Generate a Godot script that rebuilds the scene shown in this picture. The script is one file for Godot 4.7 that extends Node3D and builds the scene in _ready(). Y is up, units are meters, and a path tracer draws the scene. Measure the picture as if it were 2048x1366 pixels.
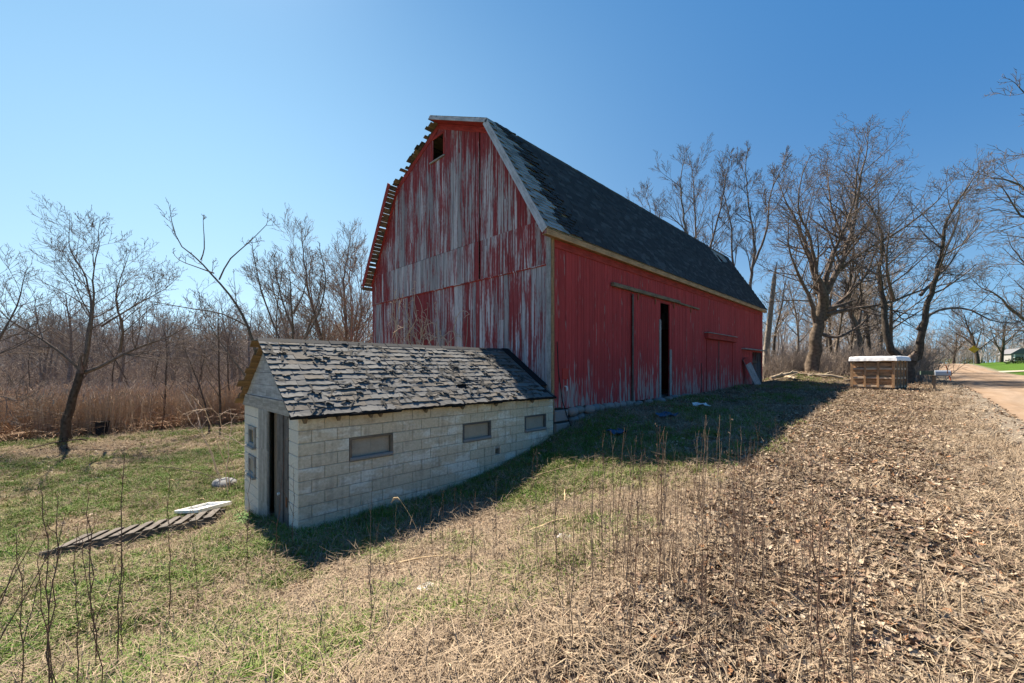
extends Node3D
# World: +X runs right across the lane, -Z runs along the barn and the lane, Y up, metres.
# In the comments u = -z (distance along the lane) and v = x (distance across it).

const EYE := 1.6
var M := {}
var used := {}
var terrain_noise := FastNoiseLite.new()
var zone_noise := FastNoiseLite.new()
var patch_noise := FastNoiseLite.new()

class MB:
	var v := PackedVector3Array()
	var n := PackedVector3Array()
	var t := PackedVector2Array()
	var c := PackedColorArray()
	var ix := PackedInt32Array()
	var col := Color.WHITE
	func vert(p: Vector3, nn: Vector3, uv: Vector2) -> int:
		v.append(p); n.append(nn); t.append(uv); c.append(col)
		return v.size() - 1
	func tri(a: Vector3, b: Vector3, d: Vector3, ua := Vector2.ZERO, ub := Vector2.ZERO, ud := Vector2.ZERO) -> void:
		var nn := (d - a).cross(b - a).normalized()
		var k := v.size()
		vert(a, nn, ua); vert(b, nn, ub); vert(d, nn, ud)
		ix.append(k); ix.append(k + 1); ix.append(k + 2)
	func quad(a: Vector3, b: Vector3, d: Vector3, e: Vector3, nn: Vector3, ua := Vector2(0, 0), ub := Vector2(1, 0), ud := Vector2(1, 1), ue := Vector2(0, 1)) -> void:
		var k := v.size()
		vert(a, nn, ua); vert(b, nn, ub); vert(d, nn, ud); vert(e, nn, ue)
		if (d - a).cross(b - a).dot(nn) > 0.0:
			for i in [0, 1, 2, 0, 2, 3]: ix.append(k + i)
		else:
			for i in [0, 2, 1, 0, 3, 2]: ix.append(k + i)
	# polygon (convex) in the plane of ax, ay, extruded along az; front at +depth, its edge bevelled
	func prism(poly: Array, o: Vector3, ax: Vector3, ay: Vector3, az: Vector3, depth: float, bevel := 0.0, us := Vector2.ONE, uo := Vector2.ZERO, swap := false) -> void:
		var cen := Vector2.ZERO
		for p in poly: cen += p
		cen /= poly.size()
		var m := poly.size()
		var front := PackedVector3Array()
		var rim := PackedVector3Array()
		var back := PackedVector3Array()
		var uvs := PackedVector2Array()
		for i in m:
			var p: Vector2 = poly[i]
			var q := p
			if bevel > 0.0:
				var d0: Vector2 = (poly[(i + m - 1) % m] - p).normalized()
				var d1: Vector2 = (poly[(i + 1) % m] - p).normalized()
				q = p + (d0 + d1) * bevel
			front.append(o + ax * q.x + ay * q.y + az * depth)
			rim.append(o + ax * p.x + ay * p.y + az * (depth - bevel * 0.8))
			back.append(o + ax * p.x + ay * p.y)
			var w := Vector2(p.x * us.x + uo.x, p.y * us.y + uo.y)
			uvs.append(Vector2(w.y, w.x) if swap else w)
		var k := v.size()
		var turn := 1 if (front[2] - front[0]).cross(front[1] - front[0]).dot(az) > 0.0 else 0
		for i in m: vert(front[i], az, uvs[i])
		for i in range(1, m - 1):
			ix.append(k); ix.append(k + i + 1 - turn); ix.append(k + i + turn)
		k = v.size()
		for i in m: vert(back[i], -az, uvs[i])
		for i in range(1, m - 1):
			ix.append(k); ix.append(k + i + turn); ix.append(k + i + 1 - turn)
		for i in m:
			var j := (i + 1) % m
			var pm: Vector2 = (poly[i] + poly[j]) * 0.5 - cen
			var ed: Vector2 = (poly[j] - poly[i]).normalized()
			var on := Vector2(ed.y, -ed.x)
			if on.dot(pm) < 0.0: on = -on
			var sn := ax * on.x + ay * on.y
			if bevel > 0.0:
				quad(front[i], front[j], rim[j], rim[i], (sn + az).normalized(), uvs[i], uvs[j], uvs[j], uvs[i])
			quad(rim[i], rim[j], back[j], back[i], sn, uvs[i], uvs[j], uvs[j] + Vector2(0.01, 0.02), uvs[i] + Vector2(0.01, 0.02))
	# a bar from the middle: size along three axes, long axis = x of b, uv v runs along it
	func bar(cn: Vector3, size: Vector3, b := Basis.IDENTITY, bevel := 0.0, uo := Vector2.ZERO) -> void:
		var h := size * 0.5
		var poly := [Vector2(-h.x, -h.y), Vector2(h.x, -h.y), Vector2(h.x, h.y), Vector2(-h.x, h.y)]
		prism(poly, cn - b.z * h.z, b.x, b.y, b.z, size.z, bevel, Vector2.ONE, uo, true)
	func tube(p: PackedVector3Array, r: PackedFloat32Array, sides: int, cap := false, rough := 0.0) -> void:
		var m := p.size()
		var k := v.size()
		var along := 0.0
		var d := (p[1] - p[0]).normalized()
		var e := d.cross(Vector3.UP if absf(d.y) < 0.9 else Vector3.RIGHT).normalized()
		for i in m:
			if i > 0:
				along += p[i].distance_to(p[i - 1])
			var dd := (p[mini(i + 1, m - 1)] - p[maxi(i - 1, 0)]).normalized()
			e = (e - dd * e.dot(dd)).normalized()
			var f := dd.cross(e)
			for s in sides + 1:
				var a := TAU * s / sides
				var q := e * cos(a) + f * sin(a)
				var rr := r[i]
				if rough > 0.0:
					rr *= 1.0 + rough * sin((s % sides) * 2.3 + i * 1.7 + r[0] * 91.0)
				v.append(p[i] + q * rr); n.append(q); t.append(Vector2(float(s) / sides * 0.6, along)); c.append(col)
		var w := sides + 1
		for i in m - 1:
			for s in sides:
				var a := k + i * w + s
				ix.append(a); ix.append(a + w); ix.append(a + 1)
				ix.append(a + 1); ix.append(a + w); ix.append(a + w + 1)
		if cap:
			for end in [0, m - 1]:
				var cn := p[end]
				var nn := (p[0] - p[1]).normalized() if end == 0 else (p[m - 1] - p[m - 2]).normalized()
				var b0 := vert(cn, nn, Vector2(0.5, along))
				for s in sides:
					var a := vert(v[k + end * w + s], nn, Vector2(0.3, along))
					vert(v[k + end * w + s + 1], nn, Vector2(0.6, along + 0.1))
					ix.append(b0)
					ix.append(a if end == 0 else a + 1); ix.append(a + 1 if end == 0 else a)
	func mesh() -> ArrayMesh:
		var a := []
		a.resize(Mesh.ARRAY_MAX)
		a[Mesh.ARRAY_VERTEX] = v
		a[Mesh.ARRAY_NORMAL] = n
		a[Mesh.ARRAY_TEX_UV] = t
		a[Mesh.ARRAY_COLOR] = c
		a[Mesh.ARRAY_INDEX] = ix
		var am := ArrayMesh.new()
		am.add_surface_from_arrays(Mesh.PRIMITIVE_TRIANGLES, a)
		return am

func rng(s: int) -> RandomNumberGenerator:
	var r := RandomNumberGenerator.new()
	r.seed = s * 7919 + 13
	return r

func numbered(called: String) -> String:
	var k: int = used.get(called, 0)
	used[called] = k + 1
	return called if k == 0 else "%s_%03d" % [called, k]

func tag(o: Node, label: String, category: String, group := "") -> Node:
	o.set_meta("label", label)
	o.set_meta("category", category)
	if group: o.set_meta("group", group)
	return o

func thing(called: String, label: String, category: String, at := Vector3.ZERO, turn := 0.0, group := "") -> Node3D:
	var o := Node3D.new()
	o.name = numbered(called)
	add_child(o)
	o.position = at
	o.rotation.y = turn
	tag(o, label, category, group)
	return o

func part(called: String, mesh: Mesh, m: Material, parent: Node3D, at := Transform3D.IDENTITY) -> MeshInstance3D:
	var o := MeshInstance3D.new()
	o.name = called
	o.mesh = mesh
	o.material_override = m
	parent.add_child(o, true)
	o.transform = at
	return o

# the same for a mesh laid out in world coordinates under a parent that is only moved
func partw(called: String, b: MB, m: Material, parent: Node3D) -> MeshInstance3D:
	var off := parent.position
	if parent.get_parent() != self: off = Vector3.ZERO
	return part(called, b.mesh(), m, parent, Transform3D(Basis.IDENTITY, -off))

func solo(called: String, mesh: Mesh, m: Material, at := Transform3D.IDENTITY) -> MeshInstance3D:
	var o := MeshInstance3D.new()
	o.name = numbered(called)
	o.mesh = mesh
	o.material_override = m
	add_child(o)
	o.transform = at
	return o

func structure(called: String, mesh: Mesh, m: Material) -> MeshInstance3D:
	var o := solo(called, mesh, m)
	o.set_meta("kind", "structure")
	return o

func stuff(called: String, label: String, category: String, mesh: Mesh, m: Material, where: Array, colors: PackedColorArray) -> void:
	var mm := MultiMesh.new()
	mm.transform_format = MultiMesh.TRANSFORM_3D
	mm.use_colors = true
	mm.mesh = mesh
	mm.instance_count = where.size()
	for i in where.size():
		mm.set_instance_transform(i, where[i])
		mm.set_instance_color(i, colors[i])
	var o := MultiMeshInstance3D.new()
	o.name = numbered(called)
	o.multimesh = mm
	o.material_override = m
	add_child(o)
	tag(o, label, category)
	o.set_meta("kind", "stuff")

func lin(r: float, g: float, b: float) -> Color:
	return Color(r, g, b).linear_to_srgb()

func mat(r: float, g: float, b: float, rough := 0.9, spec := 0.3) -> StandardMaterial3D:
	var m := StandardMaterial3D.new()
	m.albedo_color = lin(r, g, b)
	m.roughness = rough
	m.metallic_specular = spec
	return m

func vmat(rough := 0.9, spec := 0.2) -> StandardMaterial3D:
	var m := mat(1, 1, 1, rough, spec)
	m.vertex_color_use_as_albedo = true
	return m

func tmat(tex: Texture2D, rough := 0.9, spec := 0.25) -> StandardMaterial3D:
	var m := mat(1, 1, 1, rough, spec)
	m.albedo_texture = tex
	return m

# noise as bytes, drawn on a coarser grid along x or y where it should be stretched
func nbytes(sd: int, freq: float, w: int, h: int, sx := 1, sy := 1, oct := 4) -> PackedByteArray:
	var f := FastNoiseLite.new()
	f.seed = sd
	f.noise_type = FastNoiseLite.TYPE_SIMPLEX_SMOOTH
	f.frequency = freq
	f.fractal_octaves = oct
	var im := f.get_image(w / sx, h / sy)
	if sx > 1 or sy > 1:
		im.resize(w, h, Image.INTERPOLATE_CUBIC)
	im.convert(Image.FORMAT_L8)
	return im.get_data()

func tex8(d: PackedByteArray, w: int, h: int) -> ImageTexture:
	return ImageTexture.create_from_image(Image.create_from_data(w, h, false, Image.FORMAT_RGB8, d))

func s8(x: float) -> int:
	x = clampf(x, 0.0, 1.0)
	return int(255.0 * (12.92 * x if x <= 0.0031308 else 1.055 * pow(x, 0.41667) - 0.055))

func sstep(a: float, b: float, x: float) -> float:
	var q := clampf((x - a) / (b - a), 0.0, 1.0)
	return q * q * (3.0 - 2.0 * q)

# ---------------------------------------------------------------- terrain
func lane_height(u: float) -> float:
	if u < 0.0: return 0.008 * u
	return 0.024 * minf(u, 25.0) + 0.15 * sstep(25.0, 42.0, u) + 1.5 * sstep(38.0, 105.0, u) - 2.0 * sstep(112.0, 200.0, u)

func height(x: float, z: float) -> float:
	var u := -z
	var v := x
	var top := lane_height(u)
	var s := sstep(4.3, 11.0, u)
	var low := -1.75 - 0.25 * sstep(22.0, 45.0, -v)
	# before the shed: a bank, a narrow shelf along its wall, then on down to the lawn
	var f := clampf((-1.3 - v) / 3.9, 0.0, 1.0)
	var front := lerpf(top, -0.93, lerpf(f, f * f * (3.0 - 2.0 * f), 0.35))
	front = lerpf(front, low, sstep(5.8, 12.6, -v) * 0.75 + 0.25 * clampf((-6.6 - v) / 5.0, 0.0, 1.0))
	# beside the barn: level to its wall, falling beneath it
	f = clampf((-6.7 - v) / 10.5, 0.0, 1.0)
	var h := lerpf(front, lerpf(top, low, f), s)
	# the brushy hump past the barn
	h += 0.62 * exp(-(pow(u - 33.0, 2.0) / 14.0 + pow(v + 5.2, 2.0) / 5.0))
	# small rise at the barn's near corner
	h += 0.10 * exp(-(pow(u - 7.0, 2.0) + pow(v + 4.6, 2.0)) / 2.2)
	# lawn rising beyond the lane
	h += minf(3.2, 0.085 * maxf(0.0, v - 6.5)) * sstep(35.0, 75.0, u)
	var rough := terrain_noise.get_noise_2d(x, z) * 0.07 + terrain_noise.get_noise_2d(x * 4.1 + 60.0, z * 4.1) * 0.035
	var road := sstep(1.0, 1.9, v) * (1.0 - sstep(5.2, 6.6, v))
	h += rough * (1.0 - road) * sstep(-0.5, 1.5, absf(v + 200.0))
	h -= 0.14 * sstep(1.5, 2.2, v) * (1.0 - sstep(4.8, 5.6, v))
	return h

func ground(x: float, z: float) -> Vector3:
	return Vector3(x, height(x, z), z)

# how green the turf is, 0 to 1
func greenness(x: float, z: float) -> float:
	var u := -z
	var g := 0.62 + 0.9 * zone_noise.get_noise_2d(x, z) + 0.5 * patch_noise.get_noise_2d(x * 1.7 + 31.0, z * 1.7)
	g *= sstep(-0.6, -3.6, x) * 0.8 + 0.28 * sstep(-7.5, -10.0, x)
	if u > 4.0 and x > -7.0: g *= 1.0 - 0.45 * sstep(10.0, 20.0, u)
	g += 0.35 * exp(-pow((x + 6.4) / 0.5, 2.0)) * sstep(9.0, 7.0, u) * sstep(0.0, 2.0, u)
	g *= 1.0 - sstep(28.0, 31.0, -x)
	# less turf where the tree shadows are painted into the ground
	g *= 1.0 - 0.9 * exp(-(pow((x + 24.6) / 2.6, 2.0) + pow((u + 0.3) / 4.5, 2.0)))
	return clampf(g, 0.0, 1.0)

# how much of the ground dead leaves cover, 0 to 1
func leafiness(x: float, z: float) -> float:
	var l := sstep(-1.9, -0.3, x + 1.5 * sstep(1.5, 8.0, -z) + 0.8 * zone_noise.get_noise_2d(x * 1.3 + 90.0, z * 1.3))
	l = maxf(l, 0.28 + 0.35 * zone_noise.get_noise_2d(x + 200.0, z))
	l = maxf(l, 0.75 * sstep(11.0, 18.0, -z) * sstep(-7.5, -6.5, x))
	l *= 1.0 - 0.75 * sstep(-0.2, 0.9, x)
	return clampf(l, 0.0, 1.0)

# ---------------------------------------------------------------- textures
func make_textures() -> void:
	terrain_noise.seed = 5; terrain_noise.frequency = 0.35
	zone_noise.seed = 9; zone_noise.frequency = 0.22; zone_noise.fractal_octaves = 3
	patch_noise.seed = 23; patch_noise.frequency = 0.8
	M.gable = tmat(gable_texture(), 0.85, 0.25)
	M.side = tmat(side_texture(), 0.8, 0.3)
	var wood := wood_texture()
	for w in [["grey_wood", 0.33, 0.315, 0.305], ["pale_wood", 0.42, 0.41, 0.40], ["brown_wood", 0.22, 0.165, 0.115], ["dark_wood", 0.13, 0.115, 0.10], ["tan_wood", 0.46, 0.275, 0.155], ["raw_wood", 0.36, 0.22, 0.12], ["crate_wood", 0.46, 0.28, 0.155], ["crate_pale", 0.60, 0.46, 0.33], ["eave_wood", 0.24, 0.155, 0.09], ["red_trim", 0.37, 0.052, 0.043], ["rake_grey", 0.46, 0.48, 0.52], ["pallet_wood", 0.15, 0.13, 0.115], ["slat_wood", 0.12, 0.104, 0.092], ["board_grey", 0.38, 0.345, 0.30]]:
		var m := tmat(wood, 0.85, 0.25)
		m.albedo_color = lin(w[1] * 1.35, w[2] * 1.35, w[3] * 1.35)
		M[w[0]] = m
	var blk := block_texture()
	M.block = tmat(blk, 0.95, 0.2)
	var rough := speckle_texture(41, 256, 0.05, 0.62, 1.0)
	for w in [["mortar", 0.40, 0.35, 0.28], ["end_block", 0.66, 0.59, 0.49], ["stone_a", 0.25, 0.21, 0.185], ["stone_b", 0.20, 0.20, 0.20], ["stone_c", 0.30, 0.235, 0.21], ["concrete", 0.26, 0.235, 0.21]]:
		var m := tmat(rough, 0.95, 0.2)
		m.albedo_color = lin(w[1] * 1.2, w[2] * 1.2, w[3] * 1.2)
		m.uv1_triplanar = true
		m.uv1_scale = Vector3(1.7, 1.7, 1.7)
		M[w[0]] = m
	var grit := speckle_texture(77, 256, 0.09, 0.45, 1.0)
	for w in [["shingle_a", 0.142, 0.140, 0.138], ["shingle_b", 0.122, 0.120, 0.118], ["shingle_c", 0.160, 0.158, 0.154], ["shingle_d", 0.135, 0.122, 0.108], ["old_shingle_a", 0.30, 0.31, 0.32], ["old_shingle_b", 0.20, 0.205, 0.21], ["tar_a", 0.040, 0.041, 0.045], ["tar_b", 0.055, 0.056, 0.06], ["tar_c", 0.078, 0.079, 0.084], ["scrap", 0.062, 0.060, 0.057], ["tar_edge", 0.018, 0.018, 0.02]]:
		var m := tmat(grit, 0.93, 0.25)
		m.albedo_color = lin(w[1] * 1.25, w[2] * 1.25, w[3] * 1.25)
		M[w[0]] = m
	var bark := bark_texture()
	for w in [["bark_grey", 0.19, 0.165, 0.145], ["bark_dark", 0.085, 0.07, 0.058], ["bark_brown", 0.15, 0.115, 0.088], ["bark_pale", 0.28, 0.24, 0.20], ["twig", 0.17, 0.135, 0.115], ["twig_grey", 0.22, 0.185, 0.16], ["twig_pale", 0.28, 0.225, 0.18], ["vine", 0.54, 0.41, 0.32], ["cane", 0.15, 0.095, 0.07], ["stalk", 0.20, 0.15, 0.115], ["straw", 0.50, 0.37, 0.22], ["dead_wood", 0.36, 0.29, 0.21]]:
		var m := tmat(bark, 0.95, 0.15)
		m.albedo_color = lin(w[1] * 1.4, w[2] * 1.4, w[3] * 1.4)
		M[w[0]] = m
	M.leaf = vmat(0.8, 0.25)
	M.leaf.backlight_enabled = true
	M.leaf.backlight = lin(0.05, 0.032, 0.018)
	M.grass = vmat(0.75, 0.3)
	M.grass.backlight_enabled = true
	M.grass.backlight = lin(0.08, 0.12, 0.02)
	M.dry = vmat(0.85, 0.2)
	M.reed = vmat(0.9, 0.2)
	M.ground = vmat(1.0, 0.1)
	M.ground.albedo_texture = speckle_texture(5, 512, 0.02, 0.45, 1.35)
	M.road = road_material()
	M.drive = mat(0.32, 0.28, 0.22, 0.95)
	M.white = mat(0.68, 0.68, 0.67, 0.6)
	M.tarp = mat(0.70, 0.70, 0.72, 0.55, 0.4)
	M.tarp_grey = mat(0.36, 0.40, 0.46, 0.6, 0.4)
	M.black = mat(0.02, 0.02, 0.022, 0.6)
	M.rubber = mat(0.015, 0.015, 0.017, 0.8)
	M.galv = mat(0.30, 0.33, 0.38, 0.45, 0.5)
	M.galv.metallic = 0.35
	M.green_metal = mat(0.06, 0.085, 0.065, 0.6)
	M.rust = mat(0.22, 0.09, 0.045, 0.9)
	M.blue = mat(0.025, 0.07, 0.13, 0.6)
	M.dusty_pane = tmat(speckle_texture(61, 128, 0.03, 0.7, 1.0), 0.75, 0.3)
	M.dusty_pane.albedo_color = lin(0.44, 0.355, 0.26)
	M.glass = mat(0.07, 0.075, 0.07, 0.12, 0.5)
	M.house = mat(0.30, 0.29, 0.28, 0.8)
	M.house_roof = mat(0.14, 0.14, 0.15, 0.9)
	M.red_patch = mat(0.42, 0.045, 0.035, 0.7)
	M.yellow = mat(0.62, 0.36, 0.03, 0.6)
	M.orange = mat(0.7, 0.16, 0.05, 0.6)
	M.bush = vmat(0.8, 0.2)

func wood_texture() -> ImageTexture:
	var w := 256
	var h := 512
	var a := nbytes(3, 0.035, w, h, 1, 16, 5)
	var b := nbytes(4, 0.15, w, h, 1, 32, 3)
	var k := nbytes(8, 0.02, w, h)
	var d := PackedByteArray()
	d.resize(w * h * 3)
	for i in w * h:
		var x := 0.42 + 0.38 * (a[i] / 255.0) + 0.22 * (b[i] / 255.0) - 0.16 * (k[i] / 255.0)
		var q := s8(x)
		d[i * 3] = q; d[i * 3 + 1] = q; d[i * 3 + 2] = q
	return tex8(d, w, h)

func bark_texture() -> ImageTexture:
	var w := 128
	var h := 256
	var a := nbytes(13, 0.08, w, h, 1, 6, 4)
	var b := nbytes(14, 0.05, w, h)
	var d := PackedByteArray()
	d.resize(w * h * 3)
	for i in w * h:
		var x := 0.25 + 0.65 * (a[i] / 255.0) + 0.15 * (b[i] / 255.0)
		var q := s8(x)
		d[i * 3] = q; d[i * 3 + 1] = q; d[i * 3 + 2] = q
	return tex8(d, w, h)

func speckle_texture(sd: int, w: int, freq: float, lo: float, hi: float) -> ImageTexture:
	var a := nbytes(sd, freq, w, w)
	var b := nbytes(sd + 1, freq * 6.0, w, w)
	var d := PackedByteArray()
	d.resize(w * w * 3)
	for i in w * w:
		var q := s8(lerpf(lo, hi, 0.5 * a[i] / 255.0 + 0.5 * b[i] / 255.0) / maxf(1.0, hi))
		d[i * 3] = q; d[i * 3 + 1] = q; d[i * 3 + 2] = q
	return tex8(d, w, w)

var gable_edges := PackedFloat32Array()   # board edges across the gable, metres from its left corner
var side_edges := PackedFloat32Array()    # board edges along the side wall, metres from the near corner

# weathered gable: grey wood and what is left of the red paint; 10.3 m by 10.6 m (from -0.5 m up)
func gable_texture() -> ImageTexture:
	var r := rng(101)
	var x := 0.0
	while x < 10.31:
		gable_edges.append(x)
		x += r.randf_range(0.16, 0.235)
	gable_edges[gable_edges.size() - 1] = 10.31
	var w := 768
	var h := 768
	var streak := nbytes(31, 0.147, w, h, 1, 24, 4)
	var fine := nbytes(32, 0.42, w, h, 1, 8, 3)
	var flake := nbytes(33, 0.21, w, h, 1, 12, 5)
	var blot := nbytes(34, 0.0135, w, h, 1, 2, 3)
	var chip := nbytes(35, 0.27, w, h, 1, 3, 3)
	var nb := gable_edges.size()
	var kind := PackedFloat32Array()
	var tone := PackedFloat32Array()
	var shift := PackedInt32Array()
	for i in nb * 3:
		kind.append(r.randf_range(-1.0, 1.0)); tone.append(r.randf_range(0.62, 1.2)); shift.append(r.randi_range(0, 767))
	var bi := PackedInt32Array()
	var k := 0
	for i in w:
		while k < nb - 2 and gable_edges[k + 1] < 10.31 * i / w: k += 1
		bi.append(k)
	var d := PackedByteArray()
	d.resize(w * h * 3)
	for j in h:
		var y := 10.1 - 10.6 * (j + 0.5) / h
		var row := 0 if y < 4.4 else (1 if y < 5.62 else 2)
		for i in w:
			var q := bi[i] * 3 + row
			var mx := 10.31 * i / w
			var cx := absf(mx - 5.15)
			# share of paint left, by where it is on the wall
			var left := 0.36
			if row == 0:
				left = 0.57 + 0.40 * kind[q]
				if mx > 2.0 and mx < 5.0: left += 0.06
			else:
				var edge := (9.0 - (cx - 3.01) * 1.625 if cx > 3.01 else 10.39 - cx * 0.462) - y
				left = 0.38 + 0.22 * kind[q]
				left += 0.33 * (1.0 - clampf(edge / 1.5, 0.0, 1.0))
				left += 0.20 * sstep(6.3, 7.3, mx) + 0.20 * sstep(2.4, 0.8, mx)
				left += 0.16 * sstep(7.8, 9.2, y)
				if row == 1 and mx > 2.3 and mx < 7.1: left -= 0.1
			var at := ((j + shift[q]) % h) * w + i
			var nv := 0.46 * streak[at] / 255.0 + 0.30 * flake[at] / 255.0 + 0.24 * blot[j * w + i] / 255.0
			nv = (nv - 0.5) * 2.0 + 0.5
			var paint := sstep(0.24, -0.22, nv - left + 0.34 * (chip[at] / 255.0 - 0.5)) * 0.93
			var g: float = (0.20 + 0.34 * streak[at] / 255.0 + 0.14 * (fine[at] / 255.0 - 0.5) + 0.05 * (chip[at] / 255.0 - 0.5)) * tone[q]
			g = maxf(g, 0.05)
			var p: float = 0.66 + 0.45 * fine[at] / 255.0 + 0.2 * streak[at] / 255.0 - 0.22 * blot[j * w + i] / 255.0
			var o := (j * w + i) * 3
			d[o] = s8(lerpf(g * 1.03, 0.275 * p, paint))
			d[o + 1] = s8(lerpf(g * 0.94, 0.033 * p, paint))
			d[o + 2] = s8(lerpf(g * 0.96, 0.036 * p, paint))
	return tex8(d, w, h)

# painted long side: red, streaked, flaked to bare wood near the foot; 20.8 m by 6.2 m (from -0.6 m up)
func side_texture() -> ImageTexture:
	var r := rng(202)
	var x := 0.0
	while x < 20.72:
		side_edges.append(x)
		x += r.randf_range(0.12, 0.165)
	side_edges[side_edges.size() - 1] = 20.72
	var w := 1536
	var h := 384
	var streak := nbytes(51, 0.075, w, h, 1, 12, 4)
	var fine := nbytes(52, 0.29, w, h, 1, 8, 3)
	var flake := nbytes(53, 0.21, w, h, 1, 8, 5)
	var blot := nbytes(54, 0.011, w, h)
	var nb := side_edges.size()
	var wear := PackedFloat32Array()
	var tone := PackedFloat32Array()
	for i in nb:
		wear.append(r.randf_range(-1.0, 1.0)); tone.append(r.randf_range(0.88, 1.1))
	var d := PackedByteArray()
	d.resize(w * h * 3)
	var k := 0
	for i in w:
		var mx := 20.8 * i / w
		while k < nb - 2 and side_edges[k + 1] < mx: k += 1
		var door := 0.5 if mx > 4.3 and mx < 10.4 else 0.0
		var bare := 0.42 + 0.14 * wear[k] + 0.12 * door + (0.14 if mx < 1.6 else 0.0)
		var reach := 1.15 + 0.55 * wear[k] + 0.4 * door
		for j in h:
			var y := 5.6 - 6.2 * (j + 0.5) / h
			var at := j * w + i
			var nv := 0.5 * streak[at] / 255.0 + 0.5 * flake[at] / 255.0
			nv = (nv - 0.5) * 1.7 + 0.5
			var gone: float = bare * (1.0 - sstep(0.45, 0.6 + reach * 1.25, y)) + 0.03
			var wood := sstep(-0.09, 0.09, gone - nv) * 0.85
			var p: float = (0.80 + 0.26 * streak[at] / 255.0 + 0.26 * (fine[at] / 255.0 - 0.5) - 0.16 * (blot[at] / 255.0 - 0.5)) * tone[k]
			var g: float = 0.19 + 0.16 * fine[at] / 255.0 + 0.10 * streak[at] / 255.0
			d[at * 3] = s8(lerpf(0.40 * p, g * 1.08, wood))
			d[at * 3 + 1] = s8(lerpf(0.050 * p, g * 0.92, wood))
			d[at * 3 + 2] = s8(lerpf(0.050 * p, g * 0.85, wood))
	return tex8(d, w, h)

# concrete block wall: grey-tan block with worn whitewash; 6.5 m by 2.6 m (from -1.6 m up)
func block_texture() -> ImageTexture:
	var w := 1024
	var h := 512
	var a := nbytes(71, 0.012, w, h, 2, 1, 4)
	var b := nbytes(72, 0.09, w, h, 1, 1, 4)
	var e := nbytes(73, 0.03, w, h, 3, 1, 4)
	var f := nbytes(75, 0.35, w, h, 1, 1, 2)
	var run := nbytes(76, 0.05, w, h, 1, 16, 3)
	var rr := rng(77)
	var tone := PackedFloat32Array()
	for i in 16 * 20: tone.append(rr.randf())
	var d := PackedByteArray()
	d.resize(w * h * 3)
	for j in h:
		var y := 1.0 - 2.6 * (j + 0.5) / h
		var course := clampi(int((0.8 - y) / 0.2), 0, 15)
		for i in w:
			var mx := 6.5 * i / w
			var bk := clampi(int((mx + (0.203 if course % 2 == 1 else 0.0)) / 0.406), 0, 19)
			var at := j * w + i
			var tn: float = tone[course * 20 + bk]
			var nv: float = 0.45 * a[at] / 255.0 + 0.3 * e[at] / 255.0 + 0.12 * b[at] / 255.0 + 0.18 * tn
			var wash := sstep(0.49, 0.74, nv)
			var dirt: float = sstep(0.52, 0.80, 0.55 * run[at] / 255.0 + 0.45 * e[(h - 1 - j) * w + i] / 255.0)
			var g: float = 0.86 + 0.24 * (f[at] / 255.0 - 0.5) + 0.22 * (b[at] / 255.0 - 0.5)
			var o := at * 3
			d[o] = s8(lerpf(lerpf(0.73, 0.86, wash), 0.42, dirt * 0.55) * g)
			d[o + 1] = s8(lerpf(lerpf(0.59, 0.78, wash), 0.33, dirt * 0.55) * g)
			d[o + 2] = s8(lerpf(lerpf(0.415, 0.64, wash), 0.24, dirt * 0.55) * g)
	return tex8(d, w, h)

func road_material() -> StandardMaterial3D:
	var w := 512
	var a := nbytes(81, 0.02, w, w, 1, 4, 4)
	var b := nbytes(82, 0.25, w, w)
	var f := nbytes(83, 0.008, w, w)
	var d := PackedByteArray()
	d.resize(w * w * 3)
	for j in w:
		for i in w:
			var at := j * w + i
			var x := float(i) / w
			var rut := exp(-pow((x - 0.27) / 0.07, 2.0)) + exp(-pow((x - 0.68) / 0.07, 2.0))
			var g: float = 0.74 + 0.30 * a[at] / 255.0 + 0.18 * (b[at] / 255.0 - 0.5)
			var pale: float = clampf(0.45 * rut + 0.5 * (f[at] / 255.0), 0.0, 1.0)
			d[at * 3] = s8(lerpf(0.235, 0.29, pale) * g)
			d[at * 3 + 1] = s8(lerpf(0.16, 0.225, pale) * g)
			d[at * 3 + 2] = s8(lerpf(0.105, 0.172, pale) * g)
	return tmat(tex8(d, w, w), 0.97, 0.15)

# ---------------------------------------------------------------- sky
func sky_image() -> Image:
	var w := 512
	var h := 256
	var sun := Vector3(-0.81, 1.0, -0.12).normalized()
	var im := Image.create(w, h, false, Image.FORMAT_RGBF)
	for j in h:
		var el := PI * (0.5 - (j + 0.5) / h)
		for i in w:
			var az := TAU * (i + 0.5) / w
			var dir := Vector3(sin(az) * cos(el), sin(el), -cos(az) * cos(el))
			var y := dir.y
			var c := Vector3(0.16, 0.14, 0.11)
			if y > -0.02:
				y = maxf(y, 0.0)
				var ang := rad_to_deg(acos(clampf(dir.dot(sun), -1.0, 1.0)))
				var k := pow(1.0 - y, 5.0)
				c = Vector3(0.030, 0.165, 0.44).lerp(Vector3(0.31, 0.64, 0.90), k)
				c += Vector3(1.15, 1.70, 1.72) * exp(-pow(ang / 37.0, 2.0)) * pow(1.0 - y, 1.85)
				c += Vector3(0.42, 0.22, 0.06) * exp(-pow(ang / 62.0, 2.0)) * k
				c += Vector3(1.5, 1.5, 1.45) * exp(-ang / 4.0)
			im.set_pixel(i, j, Color(c.x, c.y, c.z) * 0.385)
	return im

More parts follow.
